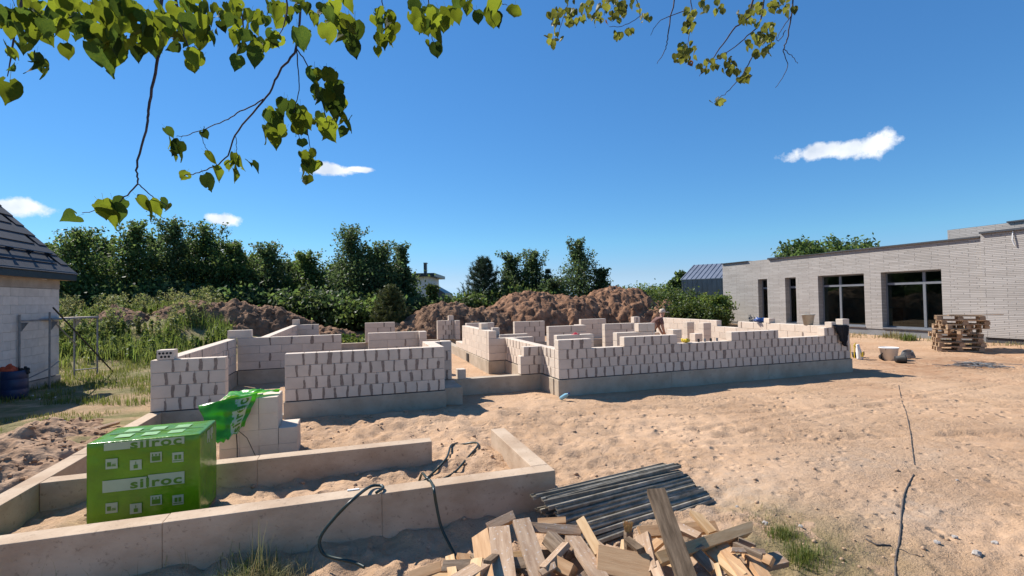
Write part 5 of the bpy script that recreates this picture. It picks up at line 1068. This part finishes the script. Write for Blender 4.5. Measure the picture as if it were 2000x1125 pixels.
# twig-like rope lines on the right
for pts_, lb, r_ in (([(1755, 758), (1762, 790), (1770, 815), (1778, 850), (1781, 880), (1787, 915)], 'thin root lying across the sand, upper piece', .006), ([(1784, 935), (1768, 965), (1762, 1000), (1757, 1050), (1750, 1090), (1748, 1140)], 'dark stick line running to the lower right edge, lower piece', .008), ([(1690, 1060), (1715, 1068), (1738, 1066)], 'short dark twig crossing beside the stick line', .008), ([(1757, 1072), (1780, 1082), (1800, 1083)], 'thin bent twig right of the stick line', .004)):
    P = []
    for x, y in pts_: q_ = on_z(x, y, -.4); P.append((q_.x+rs.uniform(-.01, .01), q_.y, tz(q_.x, q_.y)+r_*.8))
    P = [Vector((p_.x, p_.y, tz(p_.x, p_.y)+r_*.7)) for p_ in curve_pts(P, 8)]; tag(MB().tube(P, [r_*(.6+.6*rs.random()) for _ in P], 6).build('stick', M['bark'], None, True), lb, 'stick')
# ------------------------------------------------------------------ scaffold and barrel at the left house
sc_ = Vector((-6.55, 14.2, -.2)); sf = empty('scaffold', sc_, 'light steel trestle scaffold with plank deck along the left house', 'scaffold')
def tub(name, pts_, r_, m='steel'): return MB().tube([Vector(p)-sc_ for p in pts_], r_, 8).build(name, M[m], sf)
us = (-6.15, -6.85); vs_ = (11.2, 13.3, 15.4)
post_xy = [(-6.15, 11.6), (-6.0, 13.55), (-5.9, 15.5), (-6.75, 17.2), (-5.95, 17.4)]
G0 = lambda x, y: tz(x, y)
posts = [at(38, 700, 10.9), at(97, 700, 11.5), at(145, 700, 13.0), at(190, 700, 13.4)]
bots = [-.3, -.28, -.25, -.25]
tops = [1.52, 1.56, 1.42, 1.42]
for k, p in enumerate(posts): tub('post', [(p.x, p.y, G0(p.x, p.y)-.02), (p.x, p.y, tops[k])], .022)
deck = MB(); P0, P1 = at(-40, 628, 10.6), at(170, 612, 13.4); P0.z = P1.z = 1.40; dx = (P1-P0); Ld = dx.length; dx.normalize(); nx = Vector((-dx.y, dx.x, 0)); Mx = Matrix(((dx.x, nx.x, 0, P0.x-sc_.x), (dx.y, nx.y, 0, P0.y-sc_.y), (0, 0, 1, 1.36-sc_.z), (0, 0, 0, 1)))
for k in range(3): MB().box(0, Ld, -.32+.22*k, -.32+.22*k+.20, 0, .045, Mx).build('deck_plank', M['wood_dirty'] if k else M['steel'], sf)
tub('ledger', [posts[0]+Vector((0, 0, 1.38-posts[0].z)), posts[1]+Vector((0, 0, 1.38-posts[1].z)), posts[2]+Vector((0, 0, 1.38-posts[2].z)), posts[3]+Vector((0, 0, 1.38-posts[3].z))], .018)
tub('ledger', [posts[2]+Vector((0, 0, -.0-posts[2].z)), posts[3]+Vector((0, 0, -.0-posts[3].z))], .014); tub('ledger', [posts[0]+Vector((-.3, -.5, .28-posts[0].z)), posts[0]+Vector((0, 0, .32-posts[0].z))], .014)
tub('ledger', [posts[0]+Vector((0, 0, .02-posts[0].z)), posts[1]+Vector((0, 0, .25-posts[1].z)), Vector((-7.0, 15.2, .32))], .014); tub('brace', [at(100, 622, 11.4), at(150, 675, 12.9)], .016)
for k in (0, 1, 2): MB().poly_prism([(0, 0), (.16, 0), (0, -.2)], -.004, .004, Matrix.Translation(posts[k]+Vector((.03, 0, 1.34-posts[k].z))-sc_) @ Matrix.Rotation(TH*-1, 4, 'Z') @ Matrix.Rotation(math.pi/2, 4, 'X')).build('gusset', M['steel'], sf)
pr0, pr1 = at(104, 601, 11.2), on_z(221, 727, -.2); pr1.z = tz(pr1.x, pr1.y)+.01; tag(MB().tube([pr0, pr1], .018, 8).build('prop_pole', M['black']), 'black slanting pole propped against the scaffold', 'pole')
p = at(28, 770, 10.4); zb_ = tz(p.x, p.y); ba = empty('barrel', (p.x, p.y, zb_), 'dark blue plastic barrel standing by the left house', 'barrel'); ba.scale = (.78, .78, .85)
MB().lathe([(0, 0), (.25, 0), (.27, .03), (.28, .2), (.275, .21), (.275, .24), (.28, .25), (.28, .45), (.275, .46), (.275, .49), (.28, .5), (.27, .66), (.26, .68), (.25, .68), (.25, .6), (0, .6)], 26).build('drum', M['navy'], ba, True)
rag('orange_sack', 'orange sack lying on top of the blue barrel', (p.x-.08, p.y, zb_+.50), 'orange', .14, .17, 7, 'sack'); rag('dark_sack', 'black bag hanging over the rim of the blue barrel', (p.x+.15, p.y+.02, zb_+.46), 'black', .10, .15, 8, 'bag')
for k in range(5): q_ = on_z(50+14*k, 770+5*(k % 3), -.25); rag('litter_scrap', 'white litter scrap on the shaded ground by the barrel', (q_.x, q_.y, tz(q_.x, q_.y)), 'white', .03, .02, 20+k, 'litter')['group'] = 'litter by the barrel'
# ------------------------------------------------------------------ worker bending over the wall
wk0 = at(1268, 640, 17.2); wz = -.36; FW = Vector((ct, -st, 0)); BK = Vector((st, ct, 0)); 
def W3(r_, b_, z): return Vector((wk0.x, wk0.y, wz))+FW*r_+BK*b_+Vector((0, 0, z))
wk = empty('person', (wk0.x, wk0.y, wz), 'person in brown shirt, beige trousers and cap bending over the far wall', 'person')
def skin_obj(name, verts, edges, rads, m, parent, root=0, sub=2):
    me_ = bpy.data.meshes.new(name); me_.from_pydata([tuple(v_) for v_ in verts], edges, []); o = bpy.data.objects.new(name, me_); link(o, parent)
    o.modifiers.new('k', 'SKIN'); sv = me_.skin_vertices[0].data
    for i_, r_ in enumerate(rads): sv[i_].radius = r_ if isinstance(r_, tuple) else (r_, r_)
    sv[root].use_root = True; s_ = o.modifiers.new('s', 'SUBSURF'); s_.levels = s_.render_levels = sub; me_.materials.append(m); return o
o_ = Vector((wk0.x, wk0.y, wz)); L3 = lambda *a: W3(*a)-o_
hipc = L3(.05, 0, .92); sh = L3(.40, .12, 1.22); nk = L3(.47, .14, 1.30); hd = L3(.52, .16, 1.40)
V_s = [hipc, L3(.2, .05, 1.06), L3(.34, .1, 1.17), nk, hd, hd+Vector((0, 0, .12))]; E_s = [(0, 1), (1, 2), (2, 3), (3, 4), (4, 5)]; R_s = [.15, .15, .17, .065, .095, .085]
b_i = len(V_s)
for s_ in (-1, 1):
    V_s += [sh+BK*s_*.19, L3(.44, .1+s_*.23, .92), L3(.52, .1+s_*.15, .72), L3(.57, .1+s_*.13, .68)]; E_s += [(2, len(V_s)-4), (len(V_s)-4, len(V_s)-3), (len(V_s)-3, len(V_s)-2), (len(V_s)-2, len(V_s)-1)]; R_s += [.075, .05, .04, .03]
    V_s += [L3(.03, s_*.10, .86), L3(-.02, s_*.13, .48), L3(-.16, s_*.13, .08), L3(-.02, s_*.13, .04)]; E_s += [(0, len(V_s)-4), (len(V_s)-4, len(V_s)-3), (len(V_s)-3, len(V_s)-2), (len(V_s)-2, len(V_s)-1)]; R_s += [.10, .075, .055, .045]
skin_obj('body', V_s, E_s, R_s, M['skin'], wk)
V_s = [hipc+Vector((0, 0, -.02)), L3(.2, .05, 1.06), L3(.34, .1, 1.17), L3(.45, .135, 1.26)]; E_s = [(0, 1), (1, 2), (2, 3)]; R_s = [.165, .168, .185, .08]
for s_ in (-1, 1): V_s += [sh+BK*s_*.19, L3(.43, .1+s_*.22, 1.02)]; E_s += [(2, len(V_s)-2), (len(V_s)-2, len(V_s)-1)]; R_s += [.09, .065]
skin_obj('shirt', V_s, E_s, R_s, M['shirt'], wk)
V_s = [hipc+Vector((0, 0, .03)), hipc+Vector((0, 0, -.06))]; E_s = [(0, 1)]; R_s = [.16, .165]
for s_ in (-1, 1): V_s += [L3(.03, s_*.10, .82), L3(-.02, s_*.13, .48), L3(-.14, s_*.13, .12)]; E_s += [(1, len(V_s)-3), (len(V_s)-3, len(V_s)-2), (len(V_s)-2, len(V_s)-1)]; R_s += [.12, .095, .08]
skin_obj('trousers', V_s, E_s, R_s, M['trousers'], wk)
MB().lathe([(.108, .0), (.11, .06), (.08, .12), (0, .135)], 16, Matrix.Translation(hd+Vector((0, 0, .06)))).poly_prism([(-.02, -.07), (.17, -.06), (.19, 0), (.17, .06), (-.02, .07)], 0, .012, Matrix.Translation(hd+Vector((.06, -.02, .06))) @ Matrix.Rotation(-TH, 4, 'Z')).build('cap', M['trousers'], wk, True)
# ------------------------------------------------------------------ linden tree whose branches hang into the view
def leaf_mesh(seed, fold=.25, curl=.2):
    r = random.Random(seed); n = 11; L_ = []
    def half(t): return (.50*math.sin(math.pi*min(1, t*1.02+.03)**.62)**.85)*(1-.12*t) if t < 1 else 0
    V = []; F = []
    cols = 4
    for i_ in range(n+1):
        t = i_/n; w_ = max(half(t), .01); w_ *= 1+r.uniform(-.07, .07)
        y = t if t > .06 else t
        for k in range(-cols//2, cols//2+1):
            s = k/(cols/2); lobe = -.10*math.exp(-(t/.12)**2)*abs(s); x = s*w_; z = fold*abs(x)*.8-curl*(t-.4)**2+.03*math.sin(7*t+3*s+seed)
            V.append((x, t*1.08+lobe, z))
    m_ = cols+1
    for i_ in range(n):
        for k in range(cols):
            if r.random() > .012: F.append((i_*m_+k, i_*m_+k+1, (i_+1)*m_+k+1, (i_+1)*m_+k))
    b = len(V); V += [(-.008, -.38, .02), (.008, -.38, .02), (.008, .02, 0), (-.008, .02, 0)]; F.append((b, b+1, b+2, b+3))
    me_ = bpy.data.meshes.new('leaf'); me_.from_pydata(V, [], F); [setattr(p, 'use_smooth', True) for p in me_.polygons]; return me_
def leafset(m): 
    out_ = [leaf_mesh(s, rs.uniform(.1, .5), rs.uniform(.1, .5)) for s in range(7)]
    for me_ in out_: me_.materials.append(m)
    return out_
LS, LSS, LSA = leafset(M['leaf'])[:5]+leafset(M['leaf_lit']), leafset(M['leaf_small']), leafset(M['leaf_autumn'])
tb = to_uv(1.6, -2.6, 0); tzb = tz(tb.x, tb.y)
lin = empty('linden_tree', (tb.x, tb.y, tzb), 'linden tree whose leafy branches hang into the top of the view', 'tree'); LO = Vector((tb.x, tb.y, tzb))
tk = MB(); tk.tube([(0, 0, -.2), (.05, .02, 1), (.1, 0, 2.4), (.05, .1, 4.2)], [.24, .19, .17, .13], 14); tk.build('trunk', M['bark'], lin, True)
fork = LO+Vector((.07, .05, 3.6))
def limb(points, rads):
    o = MB().tube([p-LO for p in curve_pts(points, 6)], list(np.interp(np.linspace(0, 1, (len(points)-1)*6+1), np.linspace(0, 1, len(rads)), rads)), 8).build('branch', M['bark'], lin, True); return o
limbA = limb([fork, at(300, -700, 1.0), at(300, -420, 1.5), at(120, -260, 1.7)], [.09, .05, .03, .012]); limbB = limb([fork, at(900, -700, 1.4), at(800, -420, 2.1), at(620, -260, 2.4)], [.09, .045, .025, .012]); limbC = limb([fork, at(1500, -500, 2.6), at(1480, -250, 3.9), at(1330, -140, 4.2)], [.09, .05, .03, .012])
def twig(parent, pts_, Y, r0_, r1_=.0012):
    Y0 = Y; P = curve_pts([at(x, y, Y if isinstance(Y, (int, float)) else Y[k]) for k, (x, y) in enumerate(pts_)], 6); P = [p+Vector((rs.gauss(0, .0007*Y0), rs.gauss(0, .0007*Y0), rs.gauss(0, .0007*Y0))) for p in P]
    return MB().tube([p-LO for p in P], list(np.linspace(r0_, r1_, len(P))), 6).build('twig', M['twig'], parent, True)
nleaf = [0]
def leaf(parent, px, py, Y, size_px, meshes, ang=None, face=None):
    p = at(px, py, Y); s = size_px/FPX*Y
    yaw = rs.uniform(0, 6.28); tilt = rs.uniform(-.55, .55) if ang is None else ang
    # tip hangs down; blade faces roughly the viewer or sideways
    M3 = Matrix.Rotation(-TH, 4, 'Z') @ Matrix.Rotation(rs.gauss(0, .75 if ang is None else .3), 4, 'Z') @ Matrix.Rotation(rs.gauss(.25, .45), 4, 'X') @ Matrix.Rotation(tilt, 4, 'Y') @ Matrix.Rotation(-math.pi/2, 4, 'X') 
    o = bpy.data.objects.new('leaf', rs.choice(meshes)); o.matrix_world = Matrix.Translation(p-LO) @ M3 @ Matrix.Translation((0, -.45*s, 0)) @ Matrix.Scale(s, 4)
    link(o, parent); o.matrix_parent_inverse.identity(); nleaf[0] += 1
def blob(parent, cx, cy, rx_, ry_, n_, Y, size, meshes, dv=.18):
    for _ in range(n_):
        a_ = rs.uniform(0, 6.28); r_ = rs.random()**.6; leaf(parent, cx+rx_*r_*math.cos(a_), cy+ry_*r_*math.sin(a_), Y*(1+rs.uniform(-dv, dv)), size*rs.uniform(.65, 1.2), meshes)
# dense left canopy
for pts_, Y in (([(120, -260), (60, -60), (30, 60), (15, 150)], 1.7), ([(120, -260), (180, -80), (210, 40), (200, 95)], 1.6), ([(300, -420), (330, -100), (350, 40), (375, 105)], 1.5), ([(300, -420), (430, -120), (470, 20), (480, 90)], 1.8), ([(300, -420), (520, -120), (560, 10), (545, 70)], 1.9)): twig(limbA, pts_, Y, .008)
for (cx, cy, rx_, ry_, n_, Y, s) in ((40, 35, 60, 45, 24, 1.6, 46), (130, 40, 60, 42, 24, 1.55, 50), (225, 45, 55, 45, 24, 1.5, 50), (310, 50, 55, 48, 26, 1.55, 50), (390, 45, 45, 42, 20, 1.6, 46), (30, 110, 30, 25, 5, 1.6, 44), (75, 128, 28, 16, 5, 1.55, 46), (275, 85, 35, 22, 8, 1.5, 52), (375, 115, 16, 22, 5, 1.5, 46), (460, 45, 45, 40, 20, 1.9, 38), (500, 85, 45, 22, 13, 1.9, 38), (560, 25, 50, 28, 12, 2.0, 36), (590, 75, 22, 10, 4, 2.0, 42), (640, 25, 35, 28, 10, 2.1, 36)): blob(limbA, cx, cy, rx_, ry_, int(n_*(1.45 if cy < 60 else 1.25)), Y, s*.68, LS)
for (x, y, s) in ((18, 178, 48), (197, 112, 66), (130, 100, 30), (225, 105, 46), (462, 122, 30), (497, 110, 38), (640, 65, 40), (588, 75, 42)): leaf(limbA, x, y, 1.55, s, LS, rs.uniform(-.25, .25))
pass
tA = twig(limbA, [(320, -420), (318, -60), (310, 60), (308, 115), (292, 200), (287, 245), (268, 325), (268, 358), (240, 388)], 1.6, .006, .002); twig(limbA, [(268, 358), (282, 370), (297, 383), (325, 400)], 1.6, .002); twig(limbA, [(240, 388), (215, 405), (160, 416)], 1.6, .0016)
for (x, y, s, a_) in ((138, 425, 36, 1.3), (212, 418, 52, .2), (205, 408, 40, -.2), (228, 412, 44, .3), (232, 398, 30, .8), (283, 398, 36, -.5), (292, 412, 34, .2), (303, 405, 34, -.3), (318, 398, 24, -.6), (328, 405, 18, 0)): leaf(limbA, x, y, 1.6, s, LS, a_)
tB = twig(limbB, [(600, -260), (590, -40), (578, 90), (545, 140), (520, 190), (465, 255), (440, 310), (395, 335), (360, 342)], 2.1, .006, .0018); twig(limbB, [(518, 192), (470, 218), (430, 240), (370, 262), (345, 266)], 2.1, .003); twig(limbB, [(400, 246), (395, 270), (405, 295)], 2.1, .0015); twig(limbB, [(460, 262), (462, 295), (468, 310)], 2.1, .0015)
for (x, y, s) in ((330, 258, 22), (332, 275, 26), (345, 288, 32), (352, 300, 30), (338, 302, 24), (400, 262, 18), (412, 308, 28), (405, 356, 34), (360, 343, 22), (424, 338, 30), (455, 310, 26), (462, 324, 28), (470, 318, 28), (500, 326, 24), (448, 322, 22), (487, 318, 18), (458, 342, 26)): leaf(limbB, x, y, 2.1, s, LS)
twig(limbB, [(579, 92), (582, 130), (584, 175), (575, 230), (590, 280)], 2.1, .003); twig(limbB, [(580, 95), (605, 135), (625, 185), (640, 240), (655, 270)], 2.1, .003); twig(limbB, [(600, 250), (605, 290), (598, 340)], 2.1, .002)
blob(limbB, 545, 235, 38, 48, 17, 2.1, 32, LS, .06); blob(limbB, 585, 250, 28, 30, 8, 2.1, 32, LS, .06); blob(limbB, 645, 200, 32, 62, 24, 2.1, 32, LS, .06); blob(limbB, 625, 145, 22, 14, 6, 2.1, 28, LS, .06); blob(limbB, 602, 325, 18, 30, 9, 2.1, 27, LS, .06); blob(limbB, 672, 245, 18, 25, 5, 2.1, 28, LS, .05)
for pts_ in ([(660, -200), (655, -40), (665, 40), (690, 95)], [(740, -250), (745, -30), (748, 40), (738, 95)], [(830, -250), (835, -40), (842, 60), (850, 90)], [(900, -300), (905, -40), (925, 20)], [(960, -300), (965, -30), (990, 10)]): twig(limbB, pts_, 2.3, .004)
for (cx, cy, rx_, ry_, n_, s) in ((685, 40, 25, 45, 9, 36), (745, 40, 22, 45, 11, 28), (772, 50, 14, 35, 5, 28), (822, 25, 25, 22, 5, 34), (845, 45, 28, 30, 8, 30), (890, 20, 30, 22, 5, 30), (968, 25, 14, 22, 4, 32)): blob(limbB, cx, cy, rx_, ry_, n_, 2.3, s, LS, .08)
for (x, y, s) in ((690, 95, 34), (738, 100, 20), (746, 80, 32), (770, 55, 28), (852, 97, 30), (866, 48, 32), (832, 52, 32), (893, 32, 26), (933, 33, 26), (970, 38, 28), (1005, 22, 34), (810, 12, 30), (858, 95, 14), (835, 85, 14)): leaf(limbB, x, y, 2.3, s, LS, rs.uniform(-.3, .3))
# farther right-hand spray with small yellowing leaves
for pts_, r_ in (([(1340, -140), (1325, -40), (1305, 60), (1300, 95), (1283, 124)], .008), ([(1480, -250), (1470, 0), (1430, 60), (1395, 110), (1365, 148)], .011), ([(1500, -200), (1490, 20), (1460, 70), (1410, 110), (1390, 120)], .008), ([(1560, -150), (1545, 30), (1535, 85), (1530, 100), (1538, 130), (1515, 172)], .007), ([(1530, 95), (1545, 108), (1558, 125)], .004), ([(1535, 60), (1520, 80), (1515, 68)], .004), ([(1330, -140), (1240, -60), (1190, 0), (1180, 30)], .008), ([(1230, -50), (1130, -30), (1105, 20), (1090, 70)], .007), ([(1320, -100), (1345, -30), (1350, 40), (1340, 95)], .007), ([(1470, 110), (1450, 145), (1420, 180), (1395, 198)], .005), ([(1240, -10), (1250, 30), (1215, 50), (1190, 52)], .004), ([(1340, 20), (1290, 40), (1270, 70)], .004), ([(1545, 30), (1528, 55), (1518, 75)], .004)): twig(limbC, pts_, 4.2, r_, .002)
for (cx, cy, rx_, ry_, n_) in ((1108, 28, 42, 26, 46), (1082, 78, 16, 18, 13), (1180, 22, 46, 26, 46), (1225, 15, 30, 20, 14), (1205, 68, 12, 8, 5), (1232, 62, 8, 5, 4), (1262, 35, 10, 8, 4), (1345, 42, 18, 24, 20), (1338, 104, 24, 22, 26), (1372, 15, 10, 14, 6), (1402, 15, 18, 12, 9), (1385, 130, 26, 14, 12), (1432, 130, 20, 16, 9), (1485, 85, 26, 28, 40), (1468, 28, 28, 24, 24), (1500, 15, 18, 14, 8), (1535, 15, 24, 15, 18), (1425, 138, 14, 10, 6), (1452, 148, 16, 12, 11), (1400, 198, 14, 8, 8), (1500, 70, 16, 22, 14), (1415, 108, 12, 12, 4)): blob(limbC, cx, cy, rx_, ry_, n_, 4.2, 13.5, LSS, .06)
blob(limbC, 1185, 48, 6, 5, 1, 4.2, 11, LSA); blob(limbC, 1340, 120, 20, 6, 2, 4.2, 11, LSA)
for tree_limb in (limbA, limbB, limbC): pass
print('leaves', nleaf[0], 'objects', len(bpy.data.objects))
